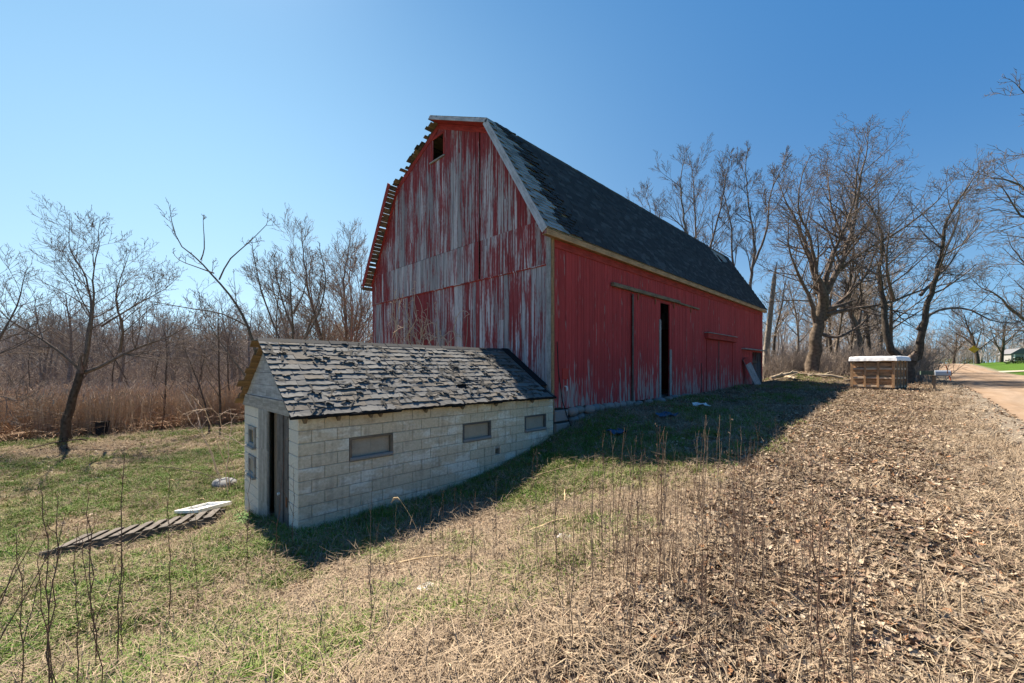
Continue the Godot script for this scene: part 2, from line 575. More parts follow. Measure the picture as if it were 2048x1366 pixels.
func _ready() -> void:
	# camera: at eye height on the verge, turned 45 degrees left of the lane; a rising front lens keeps the verticals upright
	var cam := Camera3D.new()
	cam.name = "camera"
	cam.projection = Camera3D.PROJECTION_FRUSTUM
	cam.near = 0.1
	cam.far = 900.0
	cam.size = 0.1 * 1366.0 / 813.0
	cam.frustum_offset = Vector2(0.0, 0.1 * 52.0 / 813.0)
	cam.position = Vector3(0, EYE, 0)
	cam.rotation_degrees = Vector3(0, 45, 0)
	add_child(cam)
	cam.current = true
	var env := Environment.new()
	env.background_mode = Environment.BG_SKY
	var sm := PanoramaSkyMaterial.new()
	sm.panorama = ImageTexture.create_from_image(sky_image())
	env.sky = Sky.new()
	env.sky.sky_material = sm
	env.tonemap_mode = Environment.TONE_MAPPER_LINEAR
	env.tonemap_exposure = 3.2
	env.sdfgi_enabled = true
	env.ssao_enabled = true
	env.ssil_enabled = true
	var we := WorldEnvironment.new()
	we.name = "environment"
	we.environment = env
	add_child(we)
	var sun := DirectionalLight3D.new()
	sun.name = "sun"
	sun.light_color = Color(1.0, 0.955, 0.88)
	sun.light_energy = 1.6
	sun.light_angular_distance = 0.5
	sun.shadow_enabled = true
	add_child(sun)
	sun.look_at_from_position(Vector3(-0.81, 1.0, -0.12) * 50.0, Vector3.ZERO, Vector3.UP)
	make_textures()
	make_ground()
	make_barn()
	make_shed()
	make_trees()
	make_things()
	make_cover()

# ---------------------------------------------------------------- ground, lane
func axis_steps(a: float, b: float, fine: float, far_a: float, far_b: float) -> PackedFloat32Array:
	var s := PackedFloat32Array()
	var x := a
	var st := fine
	var left := []
	while x > far_a:
		st *= 1.13
		x -= st
		left.append(x)
	left.reverse()
	for q in left: s.append(q)
	x = a
	while x < b:
		s.append(x)
		x += fine
	st = fine
	while x < far_b:
		s.append(x)
		st *= 1.13
		x += st
	s.append(far_b)
	return s

func make_ground() -> void:
	var xs := axis_steps(-20.0, 8.0, 0.28, -420.0, 420.0)
	var zs := axis_steps(-36.0, 6.0, 0.28, -620.0, 260.0)
	var b := MB.new()
	var nx := xs.size()
	var soil := Color(0.13, 0.10, 0.07)
	var thatch := Color(0.25, 0.19, 0.125)
	var turf := Color(0.11, 0.135, 0.045)
	var lawn := Color(0.085, 0.16, 0.03)
	var gravel := Color(0.27, 0.22, 0.17)
	var marsh := Color(0.19, 0.125, 0.08)
	for z in zs:
		for x in xs:
			var h := height(x, z)
			var e := 0.15
			var nn := Vector3(height(x - e, z) - height(x + e, z), 2.0 * e, height(x, z - e) - height(x, z + e)).normalized()
			var g := greenness(x, z)
			var l := leafiness(x, z)
			var cc := thatch.lerp(turf, clampf(g * 1.1 - 0.1, 0.0, 0.8)).lerp(soil, 0.55 * l)
			cc = cc.lerp(gravel, sstep(0.0, 1.0, x + 0.4 * zone_noise.get_noise_2d(x * 2.0, z * 2.0)))
			cc = cc.lerp(marsh, sstep(29.0, 33.0, -x))
			cc = cc.lerp(Color(0.10, 0.075, 0.055), 0.75 * exp(-(pow((x + 24.6) / 2.8, 2.0) + pow((z - 0.3) / 4.8, 2.0))))  # dark soil ellipse painted for the shadows of the left trees
			cc = cc.lerp(lawn, sstep(5.4, 6.2, x))
			cc = cc.lerp(Color(0.2, 0.15, 0.11), sstep(30.0, 36.0, -z) * sstep(1.0, -1.0, x))
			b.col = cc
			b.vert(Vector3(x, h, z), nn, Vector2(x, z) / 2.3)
	for j in zs.size() - 1:
		for i in nx - 1:
			var a := j * nx + i
			b.ix.append(a); b.ix.append(a + 1); b.ix.append(a + nx)
			b.ix.append(a + 1); b.ix.append(a + nx + 1); b.ix.append(a + nx)
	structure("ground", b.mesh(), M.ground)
	# the sandy lane, a sheet with sunken, uneven edges
	b = MB.new()
	var us := []
	var u := -40.0
	while u < 190.0:
		us.append(u)
		u += 0.5 if u < 45.0 else 1.5
	var cols := [1.35, 1.62, 1.9, 2.4, 3.0, 3.6, 4.3, 4.9, 5.3, 5.65]
	for uu in us:
		for k in cols.size():
			var v: float = cols[k]
			var edge := 1.0 if k < 3 or k > 6 else 0.0
			v += edge * 0.28 * zone_noise.get_noise_2d(uu * 2.6 + (0.0 if k < 3 else 77.0), 5.0)
			# the lane spreads where the drive joins it
			v += 2.4 * sstep(3.0, 5.6, cols[k]) * exp(-pow((uu - 50.0) / 7.0, 2.0))
			var y := lane_height(uu) + 0.03 - 0.10 * pow(absf(cols[k] - 3.5) / 2.1, 3.0)
			y += 0.008 * terrain_noise.get_noise_2d(v * 3.0, uu * 1.5)
			if k == 0 or k == cols.size() - 1: y -= 0.12
			b.vert(Vector3(v, y, -uu), Vector3.UP, Vector2((cols[k] - 1.35) / 4.3, uu / 9.0))
	for j in us.size() - 1:
		for i in cols.size() - 1:
			var a := j * cols.size() + i
			b.ix.append(a); b.ix.append(a + cols.size()); b.ix.append(a + 1)
			b.ix.append(a + 1); b.ix.append(a + cols.size()); b.ix.append(a + cols.size() + 1)
	structure("dirt_road", b.mesh(), M.road)
	# a pale drive leaving the lane to the right
	b = MB.new()
	for i in 30:
		var x := 5.0 + i * 1.1
		var zc := -62.0 - 0.10 * (x - 5.6) * (x - 5.6) * 0.12
		for s in [-1.5, 1.5]:
			b.vert(Vector3(x, height(x, zc + s) + 0.05, zc + s), Vector3.UP, Vector2(x, s))
	for i in 29:
		var a := i * 2
		b.ix.append(a); b.ix.append(a + 2); b.ix.append(a + 1)
		b.ix.append(a + 1); b.ix.append(a + 2); b.ix.append(a + 3)
	structure("driveway", b.mesh(), M.drive)

# ---------------------------------------------------------------- barn
const BX1 := -6.92      # long side wall
const BX0 := -17.23     # hidden long side
const BZ1 := -8.43      # gable towards the shed
const BZ0 := -29.14     # far gable
const BC := -12.075     # ridge line
const RZ1 := -8.03      # roof edges
const RZ0 := -29.5

func roof_y(dx: float) -> float:
	dx = absf(dx)
	return 9.0 - (dx - 3.01) * 1.625 if dx > 3.01 else 10.39 - dx * 0.462

func gable_board(b: MB, x0: float, x1: float, y0: float, y1: float, z: float, th: float, under: float, face := 1.0) -> bool:
	# clip the top to the roof line
	var top := []
	var xs := [x1, x0]
	for q in [BC + 3.01, BC, BC - 3.01]:
		if q < x1 - 0.005 and q > x0 + 0.005: xs.insert(1, q)
	for q in xs:
		top.append(Vector2(q, minf(y1, roof_y(q - BC) - under)))
	if top[0].y <= y0 + 0.03 and top[top.size() - 1].y <= y0 + 0.03: return false
	var poly := [Vector2(x0, y0), Vector2(x1, y0)]
	for p in top: poly.append(Vector2(p.x, maxf(p.y, y0 + 0.01)))
	b.prism(poly, Vector3(0, 0, z), Vector3.RIGHT, Vector3.UP, Vector3(0, 0, face), th, 0.004, Vector2(1.0 / 10.31, -1.0 / 10.6), Vector2(-BX0 / 10.31, 10.1 / 10.6))
	return true

func side_board(b: MB, u0: float, u1: float, y0: float, y1: float, x: float, th: float, jag := 0.0) -> void:
	var poly := [Vector2(u0, y0), Vector2(u1, y0 + jag), Vector2(u1, y1), Vector2(u0, y1)]
	b.prism(poly, Vector3(x, 0, 0), Vector3(0, 0, -1), Vector3.UP, Vector3.RIGHT, th, 0.004, Vector2(1.0 / 20.8, -1.0 / 6.2), Vector2(-8.43 / 20.8, 5.6 / 6.2))

func make_barn() -> void:
	var r := rng(1)
	var barn := thing("barn", "large weathered red gambrel barn with peeling grey gable and black shingle roof", "barn", Vector3(BC, 0, -18.8))
	var b := MB.new()
	# gable boards in tiers, each board its own piece
	for i in gable_edges.size() - 1:
		var x0 := BX0 + gable_edges[i] + 0.004
		var x1 := BX0 + gable_edges[i + 1] - 0.004 - (r.randf_range(0.002, 0.014) if r.randf() < 0.5 else 0.0)
		b = MB.new()
		gable_board(b, x0, x1, -0.35 + r.randf_range(-0.02, 0.02), 4.42, BZ1 - 0.025 + r.randf_range(-0.004, 0.004), 0.025, 0.1)
		partw("board", b, M.gable, barn)
		var cuts := [4.37 + r.randf_range(-0.012, 0.02)]
		var mid := (x0 + x1) * 0.5
		if mid > -14.95 and mid < -9.95: cuts.append(5.62)
		if mid > -12.55 and mid < -11.78: cuts.append_array([9.06, 9.86])
		cuts.append(12.0)
		for k in cuts.size() - 1:
			if cuts[k] == 9.06: continue
			b = MB.new()
			var zz := BZ1 + 0.006 + r.randf_range(-0.004, 0.005) + (0.012 if k == 0 and cuts.size() > 2 else 0.0)
			var lo: float = cuts[k] + (0.004 if k > 0 else 0.0)
			var xx0 := x0
			if k == 0 and absf(mid + 9.8) < 0.11: xx0 += 0.055
			if gable_board(b, xx0, x1, lo + r.randf_range(0.0, 0.012), cuts[k + 1] - 0.004, zz, 0.026, 0.1):
				partw("board", b, M.gable, barn)
	# drip board between the tiers and the corner boards
	b = MB.new()
	b.bar(Vector3(BC, 4.385, BZ1 + 0.012), Vector3(10.3, 0.05, 0.02), Basis.IDENTITY)
	partw("drip_board", b, M.red_trim, barn)
	b = MB.new()
	b.prism([Vector2(-7.075, -0.3), Vector2(-6.925, -0.3), Vector2(-6.925, 5.4), Vector2(-7.075, 5.4)], Vector3(0, 0, BZ1 + 0.034), Vector3.RIGHT, Vector3.UP, Vector3.BACK, 0.022, 0.004)
	partw("corner_board", b, M.grey_wood, barn)
	b = MB.new()
	b.prism([Vector2(8.395, 0.35), Vector2(8.49, 0.35), Vector2(8.49, 5.3), Vector2(8.395, 5.3)], Vector3(BX1 + 0.001, 0, 0), Vector3(0, 0, -1), Vector3.UP, Vector3.RIGHT, 0.035, 0.004)
	partw("corner_board", b, M.raw_wood, barn)
	# loft window: an open hole with a frame
	var frame := partw("window_frame", window_bars(Vector3(-12.165, 9.46, BZ1 + 0.03), 0.70, 0.76, 0.075, 0.03), M.red_trim, barn)
	b = MB.new()
	b.bar(Vector3(-12.165, 9.03, BZ1 + 0.05), Vector3(0.92, 0.05, 0.08), Basis.IDENTITY, 0.005)
	partw("sill", b, M.grey_wood, frame).transform = Transform3D.IDENTITY
	# long side wall boards
	for i in side_edges.size() - 1:
		var u0 := 8.43 + side_edges[i] + 0.002
		var u1 := 8.43 + side_edges[i + 1] - 0.003
		var mid := (u0 + u1) * 0.5
		var x := BX1 - 0.025 + r.randf_range(-0.003, 0.003)
		var foot := 0.50 + r.randf_range(-0.015, 0.02) - 0.012 * (mid - 8.4)
		var spans := [[foot, 5.46]]
		if mid > 14.70 and mid < 15.56: spans = [[4.06, 5.46]]
		elif mid > 19.6 and mid < 23.4: spans = [[foot, 2.93], [2.95, 5.46]]
		elif mid > 26.95 and mid < 28.95: spans = [[2.52, 5.46]]
		elif mid > 24.8: spans = [[foot, 2.60], [2.62, 5.46]]
		for s in spans:
			b = MB.new()
			side_board(b, u0, u1, s[0], s[1], x, 0.025, r.randf_range(-0.015, 0.015))
			partw("board", b, M.side, barn)
	# the two sliding doors hang proud of the wall
	for dd in [[12.68, 14.76, 4.08, 0.47], [15.56, 18.75, 4.06, 0.42]]:
		var door := Node3D.new()
		door.name = "sliding_door"
		barn.add_child(door, true)
		var u: float = dd[0]
		while u < dd[1] - 0.03:
			var un := minf(u + r.randf_range(0.13, 0.17), dd[1])
			b = MB.new()
			side_board(b, u + 0.002, un - 0.003, dd[3] + r.randf_range(-0.03, 0.03) - 0.006 * (u - 12.0), dd[2], BX1 + 0.035 + r.randf_range(-0.003, 0.003), 0.022, r.randf_range(-0.02, 0.02))
			part("board", b.mesh(), M.side, door, Transform3D(Basis.IDENTITY, -barn.position))
			u = un
	# stripped edge boards of the doors
	for e in [[14.64, 14.78, 0.42, 3.4], [15.55, 15.72, 0.36, 2.3], [12.62, 12.70, 0.45, 4.1]]:
		b = MB.new()
		b.prism([Vector2(e[0], e[2]), Vector2(e[1], e[2]), Vector2(e[1], e[3]), Vector2(e[0], e[3])], Vector3(BX1 + 0.059, 0, 0), Vector3(0, 0, -1), Vector3.UP, Vector3.RIGHT, 0.02, 0.004)
		partw("door_stile", b, M.grey_wood if e[0] > 14.0 else M.dark_wood, barn)
	# inner post seen through the gap
	b = MB.new()
	b.bar(Vector3(BX1 - 0.5, 2.4, -15.42), Vector3(3.9, 0.16, 0.16), Basis(Vector3.UP, Vector3.RIGHT, Vector3.FORWARD), 0.01)
	partw("post", b, M.grey_wood, barn)
	# door rail, with its sagging end, and its hangers
	b = MB.new()
	b.bar(Vector3(BX1 + 0.07, 4.24, -13.9), Vector3(5.1, 0.12, 0.10), Basis(Vector3.FORWARD, Vector3.UP, Vector3.RIGHT), 0.012)
	partw("door_rail", b, M.brown_wood, barn)
	b = MB.new()
	var sag := Basis(Vector3(0, -0.012, -1).normalized(), Vector3.UP, Vector3.RIGHT).orthonormalized()
	b.bar(Vector3(BX1 + 0.055, 4.195, -17.5), Vector3(2.1, 0.075, 0.06), sag, 0.012)
	partw("door_rail", b, M.brown_wood, barn)
	for u in [13.0, 14.3, 15.9, 17.6]:
		b = MB.new()
		b.bar(Vector3(BX1 + 0.085, 4.1, -u), Vector3(0.34, 0.05, 0.02), Basis(Vector3.UP, Vector3.BACK, Vector3.RIGHT), 0.004)
		partw("hanger", b, M.rust, barn)
	# small double door with a heavy header, and the hatch with its ledge
	b = MB.new()
	b.bar(Vector3(BX1 + 0.085, 3.05, -21.45), Vector3(4.1, 0.26, 0.17), Basis(Vector3.FORWARD, Vector3.UP, Vector3.RIGHT), 0.012)
	partw("door_header", b, M.red_trim, barn)
	b = MB.new()
	b.bar(Vector3(BX1 + 0.10, 3.195, -21.45), Vector3(4.16, 0.03, 0.22), Basis(Vector3.FORWARD, Vector3.UP, Vector3.RIGHT), 0.004)
	partw("header_cap", b, M.grey_wood, barn)
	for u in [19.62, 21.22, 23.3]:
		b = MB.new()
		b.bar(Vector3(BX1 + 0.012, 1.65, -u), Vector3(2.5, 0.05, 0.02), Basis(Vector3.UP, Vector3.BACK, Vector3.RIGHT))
		partw("door_stile", b, M.dark_wood if u == 21.22 else M.red_trim, barn)  # dark middle bar stands for the shaded slit between the leaves
	b = MB.new()
	b.bar(Vector3(BX1 + 0.10, 2.64, -27.0), Vector3(4.4, 0.06, 0.24), Basis(Vector3.FORWARD, Vector3.UP, Vector3.RIGHT), 0.01)
	partw("ledge", b, M.grey_wood, barn)
	for y in [1.95, 1.35, 0.75]:
		b = MB.new()
		b.bar(Vector3(BX1 - 0.3, y, -28.0), Vector3(2.1, 0.09, 0.04), Basis(Vector3.FORWARD, Vector3.UP, Vector3.RIGHT))
		partw("hatch_bar", b, M.dark_wood, barn)
	# black strip coloured as the shade inside a slit; patches in the side wall
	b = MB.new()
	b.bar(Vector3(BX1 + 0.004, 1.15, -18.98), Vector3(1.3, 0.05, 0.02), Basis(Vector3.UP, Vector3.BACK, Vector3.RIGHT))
	partw("slit_shade", b, M.black, barn)
	b = MB.new()
	b.bar(Vector3(BX1 + 0.012, 1.43, -9.0), Vector3(0.30, 0.27, 0.016), Basis(Vector3.UP, Vector3.FORWARD, Vector3.RIGHT), 0.003)
	var patch := partw("patch_panel", b, M.red_patch, barn)
	patch.set_meta("label", "small flat red patch panel near the barn corner")
	b = MB.new()
	b.tube(PackedVector3Array([Vector3(BX1 + 0.01, 1.08, -8.98), Vector3(BX1 + 0.07, 1.07, -8.98), Vector3(BX1 + 0.08, 1.0, -8.99), Vector3(BX1 + 0.06, 0.95, -8.99)]), PackedFloat32Array([0.018, 0.022, 0.022, 0.016]), 6, true)
	partw("tap", b, M.white, barn)
	b = MB.new()
	b.tube(PackedVector3Array([Vector3(BX1 + 0.04, 2.3, -8.6), Vector3(BX1 + 0.05, 1.5, -8.64), Vector3(BX1 + 0.04, 0.7, -8.82), Vector3(BX1 + 0.12, 0.3, -8.92), Vector3(BX1 + 0.2, 0.0, -9.0)]), PackedFloat32Array([0.014, 0.014, 0.014, 0.014, 0.014]), 5)
	partw("cable", b, M.black, barn)
	# hidden long wall, far gable, stone base
	b = MB.new()
	for k in 52:
		var u := 8.46 + k * 0.398
		b.prism([Vector2(u, -0.3), Vector2(u + 0.392, -0.3), Vector2(u + 0.392, 5.46), Vector2(u, 5.46)], Vector3(BX0, 0, 0), Vector3(0, 0, -1), Vector3.UP, Vector3.LEFT, 0.025, 0.0, Vector2(1.0 / 20.8, -1.0 / 6.2), Vector2(-8.43 / 20.8, 5.6 / 6.2))
	partw("hidden_side_wall", b, M.side, barn)
	b = MB.new()
	for k in 26:
		gable_board(b, BX0 + k * 0.3965, BX0 + k * 0.3965 + 0.39, -0.35, 12.0, BZ0, 0.025, 0.1, -1.0)
	partw("far_gable_wall", b, M.gable, barn)
	b = MB.new()
	b.bar(Vector3(BX1 - 0.46, -0.7, -18.8), Vector3(20.5, 2.4, 0.4), Basis(Vector3.FORWARD, Vector3.UP, Vector3.RIGHT))
	b.bar(Vector3(BX0 + 0.27, -1.1, -18.8), Vector3(20.5, 1.6, 0.4), Basis(Vector3.FORWARD, Vector3.UP, Vector3.RIGHT))
	b.bar(Vector3(BC, -1.2, BZ1 - 0.25), Vector3(9.3, 1.8, 0.4), Basis.IDENTITY)
	b.bar(Vector3(BC, -0.8, BZ0 + 0.25), Vector3(9.3, 1.6, 0.4), Basis.IDENTITY)
	partw("foundation", b, M.stone_b, barn)
	# corner block of the base and the fieldstones
	b = MB.new()
	b.bar(Vector3(BX1 - 0.02, -0.12, -8.78), Vector3(0.62, 0.42, 0.30), Basis(Vector3.FORWARD, Vector3.UP, Vector3.RIGHT), 0.02)
	partw("foundation_block", b, M.concrete, barn)
	b = MB.new()
	b.bar(Vector3(BX1 - 0.03, 0.29, -8.75), Vector3(0.56, 0.30, 0.24), Basis(Vector3.FORWARD, Vector3.UP, Vector3.RIGHT), 0.02)
	partw("foundation_block", b, M.stone_c, barn)
	var sm := []
	for k in 5: sm.append(stone_mesh(300 + k))
	var u := 9.18
	while u < 12.6:
		var wd := r.randf_range(0.26, 0.46)
		var gy := height(BX1 + 0.15, -(u + wd * 0.5))
		var y := 0.46
		while y > gy - 0.2:
			var ht := r.randf_range(0.20, 0.30)
			var tr := Transform3D(Basis(Vector3.UP, r.randf() * TAU), Vector3(BX1 - 0.02 + r.randf_range(-0.02, 0.03), y - ht * 0.5 + 0.03, -(u + wd * 0.5 + r.randf_range(-0.05, 0.05))) - barn.position)
			tr.basis = Basis.from_scale(Vector3(0.30, ht, wd) * 0.54) * tr.basis
			part("stone", sm[r.randi() % 5], [M.stone_a, M.stone_b, M.stone_c, M.stone_a][r.randi() % 4], barn, tr)
			y -= ht * 0.95
		u += wd * 0.93
	for k in 12:
		var uu := 12.7 + k * 0.42 + r.randf_range(-0.1, 0.1)
		var sz := r.randf_range(0.12, 0.24)
		var tr := Transform3D(Basis(Vector3.UP, r.randf() * TAU).scaled(Vector3(sz, sz * 0.7, sz)), Vector3(BX1 + r.randf_range(-0.05, 0.22), 0, -uu) - barn.position)
		tr.origin.y = height(BX1 + 0.1, -uu) + sz * 0.2
		part("stone", sm[k % 5], [M.stone_a, M.stone_b, M.stone_c][k % 3], barn, tr)
	make_barn_roof(barn, r)

func window_bars(cn: Vector3, w: float, h: float, t: float, d: float) -> MB:
	var b := MB.new()
	b.bar(cn + Vector3(0, h * 0.5 + t * 0.5, 0), Vector3(w + 2.0 * t, t, d), Basis.IDENTITY, 0.004)
	b.bar(cn - Vector3(0, h * 0.5 + t * 0.5, 0), Vector3(w + 2.0 * t, t, d), Basis.IDENTITY, 0.004)
	for s in [-1.0, 1.0]:
		b.bar(cn + Vector3(s * (w * 0.5 + t * 0.5), 0, 0), Vector3(h, t, d), Basis(Vector3.UP, Vector3.LEFT, Vector3.BACK), 0.004)
	return b

func stone_mesh(sd: int) -> ArrayMesh:
	var f := FastNoiseLite.new()
	f.seed = sd
	f.frequency = 0.9
	var b := MB.new()
	var rows := 7
	var cols := 10
	var pts := []
	for j in rows + 1:
		for i in cols + 1:
			var th := PI * j / rows
			var ph := TAU * (i % cols) / cols
			var d := Vector3(sin(th) * cos(ph), cos(th), sin(th) * sin(ph))
			var q := Vector3(signf(d.x) * pow(absf(d.x), 0.7), signf(d.y) * pow(absf(d.y), 0.7), signf(d.z) * pow(absf(d.z), 0.7))
			pts.append(q * (0.92 + 0.32 * f.get_noise_3dv(d * 1.2)))
	var w := cols + 1
	for j in rows + 1:
		for i in w:
			var p: Vector3 = pts[j * w + i]
			b.vert(p, p.normalized(), Vector2(i, j) * 0.1)
	for j in rows:
		for i in cols:
			var a := j * w + i
			b.ix.append(a); b.ix.append(a + w); b.ix.append(a + 1)
			b.ix.append(a + 1); b.ix.append(a + w); b.ix.append(a + w + 1)
	return b.mesh()

# one shingle: x along the course, z down the slope, y out of the roof; a butt edge with a ragged lower lip
func shingle_mesh(sd: int, w: float, l: float, th: float, curl: float, rag: float) -> ArrayMesh:
	var r := rng(sd)
	var b := MB.new()
	var n := 5
	var front := []
	var top := []
	var midp := []
	for i in n + 1:
		var x := w * (float(i) / n - 0.5)
		var zz := l + r.randf_range(-rag, rag * 0.4)
		var up := th + curl * r.randf_range(0.1, 1.0)
		front.append(Vector3(x, up, zz))
		midp.append(Vector3(x, th * 0.8 + curl * 0.15 * r.randf(), l * r.randf_range(0.5, 0.62)))
		top.append(Vector3(x, 0.0, -0.02))
	for i in n:
		b.tri(top[i], top[i + 1], midp[i + 1], Vector2(i * 0.2, 0), Vector2(i * 0.2 + 0.2, 0), Vector2(i * 0.2 + 0.2, 0.5))
		b.tri(top[i], midp[i + 1], midp[i], Vector2(i * 0.2, 0), Vector2(i * 0.2 + 0.2, 0.5), Vector2(i * 0.2, 0.5))
		b.tri(midp[i], midp[i + 1], front[i + 1], Vector2(i * 0.2, 0.5), Vector2(i * 0.2 + 0.2, 0.5), Vector2(i * 0.2 + 0.2, 1))
		b.tri(midp[i], front[i + 1], front[i], Vector2(i * 0.2, 0.5), Vector2(i * 0.2 + 0.2, 1), Vector2(i * 0.2, 1))
		var dn := Vector3(0, -th - 0.002, -0.004)
		b.tri(front[i], front[i + 1], front[i + 1] + dn, Vector2(0, 0), Vector2(0.1, 0), Vector2(0.1, 0.1))
		b.tri(front[i], front[i + 1] + dn, front[i] + dn, Vector2(0, 0), Vector2(0.1, 0.1), Vector2(0, 0.1))
	for s in [0, n]:
		b.quad(top[s], midp[s], midp[s] - Vector3(0, th, 0), top[s] - Vector3(0, th, 0), Vector3(-1 if s == 0 else 1, 0, 0))
		b.quad(midp[s], front[s], front[s] - Vector3(0, th, 0), midp[s] - Vector3(0, th, 0), Vector3(-1 if s == 0 else 1, 0, 0))
	return b.mesh()

func slope_basis(down: Vector3) -> Basis:
	# x along -Z (the ridge), z down the slope, y outwards
	var x := Vector3(0, 0, -1)
	var y := down.cross(x)
	if y.y < 0.0:
		x = -x
		y = down.cross(x)
	return Basis(x, y.normalized(), down)

func make_barn_roof(barn: Node3D, r: RandomNumberGenerator) -> void:
	var eave := Vector3(BC + 5.33, 5.23, 0)
	var brk := Vector3(BC + 3.01, 9.0, 0)
	var peak := Vector3(BC, 10.39, 0)
	var leave := Vector3(BC - 5.33, 5.23, 0)
	var lbrk := Vector3(BC - 3.01, 9.0, 0)
	var b := MB.new()
	var run := RZ1 - RZ0
	# right-hand deck boards under the shingles
	for sl in [[brk, eave, 4.427], [peak, brk, 3.315]]:
		var down: Vector3 = (sl[1] - sl[0]).normalized()
		var bs := slope_basis(down)
		var len: float = sl[2]
		var k := 0.0
		while k < len - 0.02:
			var wd := minf(r.randf_range(0.19, 0.26), len - k)
			b = MB.new()
			var z0 := RZ1 - r.randf_range(0.0, 0.03)
			var gap := 0.0
			if sl[1] == eave and k < 1.3: gap = 1.0
			var pieces := [[z0, RZ0]]
			if gap > 0.0: pieces = [[z0, -26.6], [-27.15 - r.randf_range(0.0, 0.3), RZ0]] if k > 0.35 and k < 0.95 else [[z0, RZ0]]
			for pc in pieces:
				var cn: Vector3 = sl[0] + down * (k + wd * 0.5) + Vector3(0, 0, (pc[0] + pc[1]) * 0.5) - bs.y * 0.035
				b.bar(cn, Vector3(pc[0] - pc[1], wd - 0.006, 0.024), Basis(Vector3(0, 0, -1), -down, bs.y))
			partw("roof_board", b, M.grey_wood, barn)
			k += wd
	# left-hand deck boards: gappy, their ends ragged at the gable
	for sl in [[lbrk, leave, 4.427, 0], [peak, lbrk, 3.315, 1]]:
		var down: Vector3 = (sl[1] - sl[0]).normalized()
		var bs := slope_basis(down)
		var k := 0.02
		while k < sl[2] - 0.05:
			var wd := minf(r.randf_range(0.13, 0.22), sl[2] - k)
			b = MB.new()
			var z0: float = RZ1 - 0.02
			if sl[3] == 1: z0 = BZ1 + 0.1 + (r.randf_range(0.06, 0.30) if r.randf() < 0.7 else r.randf_range(-0.1, 0.08))
			var cut := BZ1 - r.randf_range(2.0, 16.0)
			var hole := r.randf_range(0.05, 0.28) if r.randf() < 0.55 else 0.012
			for pc in [[z0, cut], [cut - hole, RZ0]]:
				var cn: Vector3 = sl[0] + down * (k + wd * 0.5) + Vector3(0, 0, (pc[0] + pc[1]) * 0.5) - bs.y * 0.03
				b.bar(cn, Vector3(pc[0] - pc[1], wd - 0.004, 0.024), Basis(Vector3(0, 0, -1), down.cross(Vector3(0, 0, -1)).cross(Vector3(0, 0, -1)), bs.y))
			partw("roof_board", b, M.brown_wood if r.randf() < 0.5 else M.dark_wood, barn)
			k += wd + (r.randf_range(0.03, 0.055) if r.randf() < 0.2 else r.randf_range(0.003, 0.010))
	# ridge beam and purlins inside
	for q in [[BC, 10.24], [BC - 2.98, 8.86], [BC + 2.98, 8.86]]:
		b = MB.new()
		b.bar(Vector3(q[0], q[1], -18.8), Vector3(20.4, 0.18, 0.18), Basis(Vector3(0, 0, -1), Vector3.UP, Vector3.RIGHT), 0.01)
		partw("purlin", b, M.dark_wood, barn)
	# unseen felt layer added to block sky light behind the loft window, slotted
	b = MB.new()
	for sl in [[lbrk, leave, 4.42], [peak, lbrk, 3.31]]:
		var down: Vector3 = (sl[1] - sl[0]).normalized()
		var bs := slope_basis(down)
		var k := 0.0
		while k < sl[2] - 0.02:
			var wd: float = minf(0.3, sl[2] - k)
			var z := BZ1 - 0.02
			while z > BZ0:
				var zn := maxf(z - r.randf_range(3.0, 9.0), BZ0)
				var cn: Vector3 = sl[0] + down * (k + wd * 0.5) + Vector3(0, 0, (z + zn) * 0.5) - bs.y * 0.012
				b.bar(cn, Vector3(z - zn, wd + 0.002, 0.006), Basis(Vector3(0, 0, -1), bs.y.cross(Vector3(0, 0, -1)), bs.y))
				z = zn - 0.05
			k += wd
	partw("added_felt", b, M.tar_edge, barn)
	# old shingles over the left side, short of the edge
	b = MB.new()
	for sl in [[lbrk, leave, 4.427], [peak, lbrk, 3.315]]:
		var down: Vector3 = (sl[1] - sl[0]).normalized()
		var bs := slope_basis(down)
		var k := 0.0
		while k < sl[2] - 0.1:
			var z := BZ1 + 0.25 - r.randf_range(0.0, 0.35)
			while z > RZ0 + 0.3:
				var wd := r.randf_range(0.6, 1.3)
				if r.randf() < 0.965:
					var cn: Vector3 = sl[0] + down * (k + 0.14) + Vector3(0, 0, z - wd * 0.5) + bs.y * r.randf_range(0.006, 0.02)
					b.bar(cn, Vector3(wd - 0.02, 0.24, 0.012), Basis(Vector3(0, 0, -1), bs.y.cross(Vector3(0, 0, -1)), bs.y))
				z -= wd
			k += 0.2
	partw("left_shingles", b, M.tar_b, barn).set_meta("kind", "stuff")
	# right-hand shingles: grey old courses bare along the gable edge, black asphalt beyond
	var old := []
	var tar := []
	for k in 6:
		old.append(shingle_mesh(400 + k, 0.34, 0.175, 0.012, 0.012, 0.012))
		tar.append(shingle_mesh(420 + k, 0.31, 0.175, 0.007, 0.022, 0.022))
	var edge_noise := FastNoiseLite.new()
	edge_noise.seed = 3
	edge_noise.frequency = 0.35
	var count := 0
	var tones := [MB.new(), MB.new(), MB.new()]
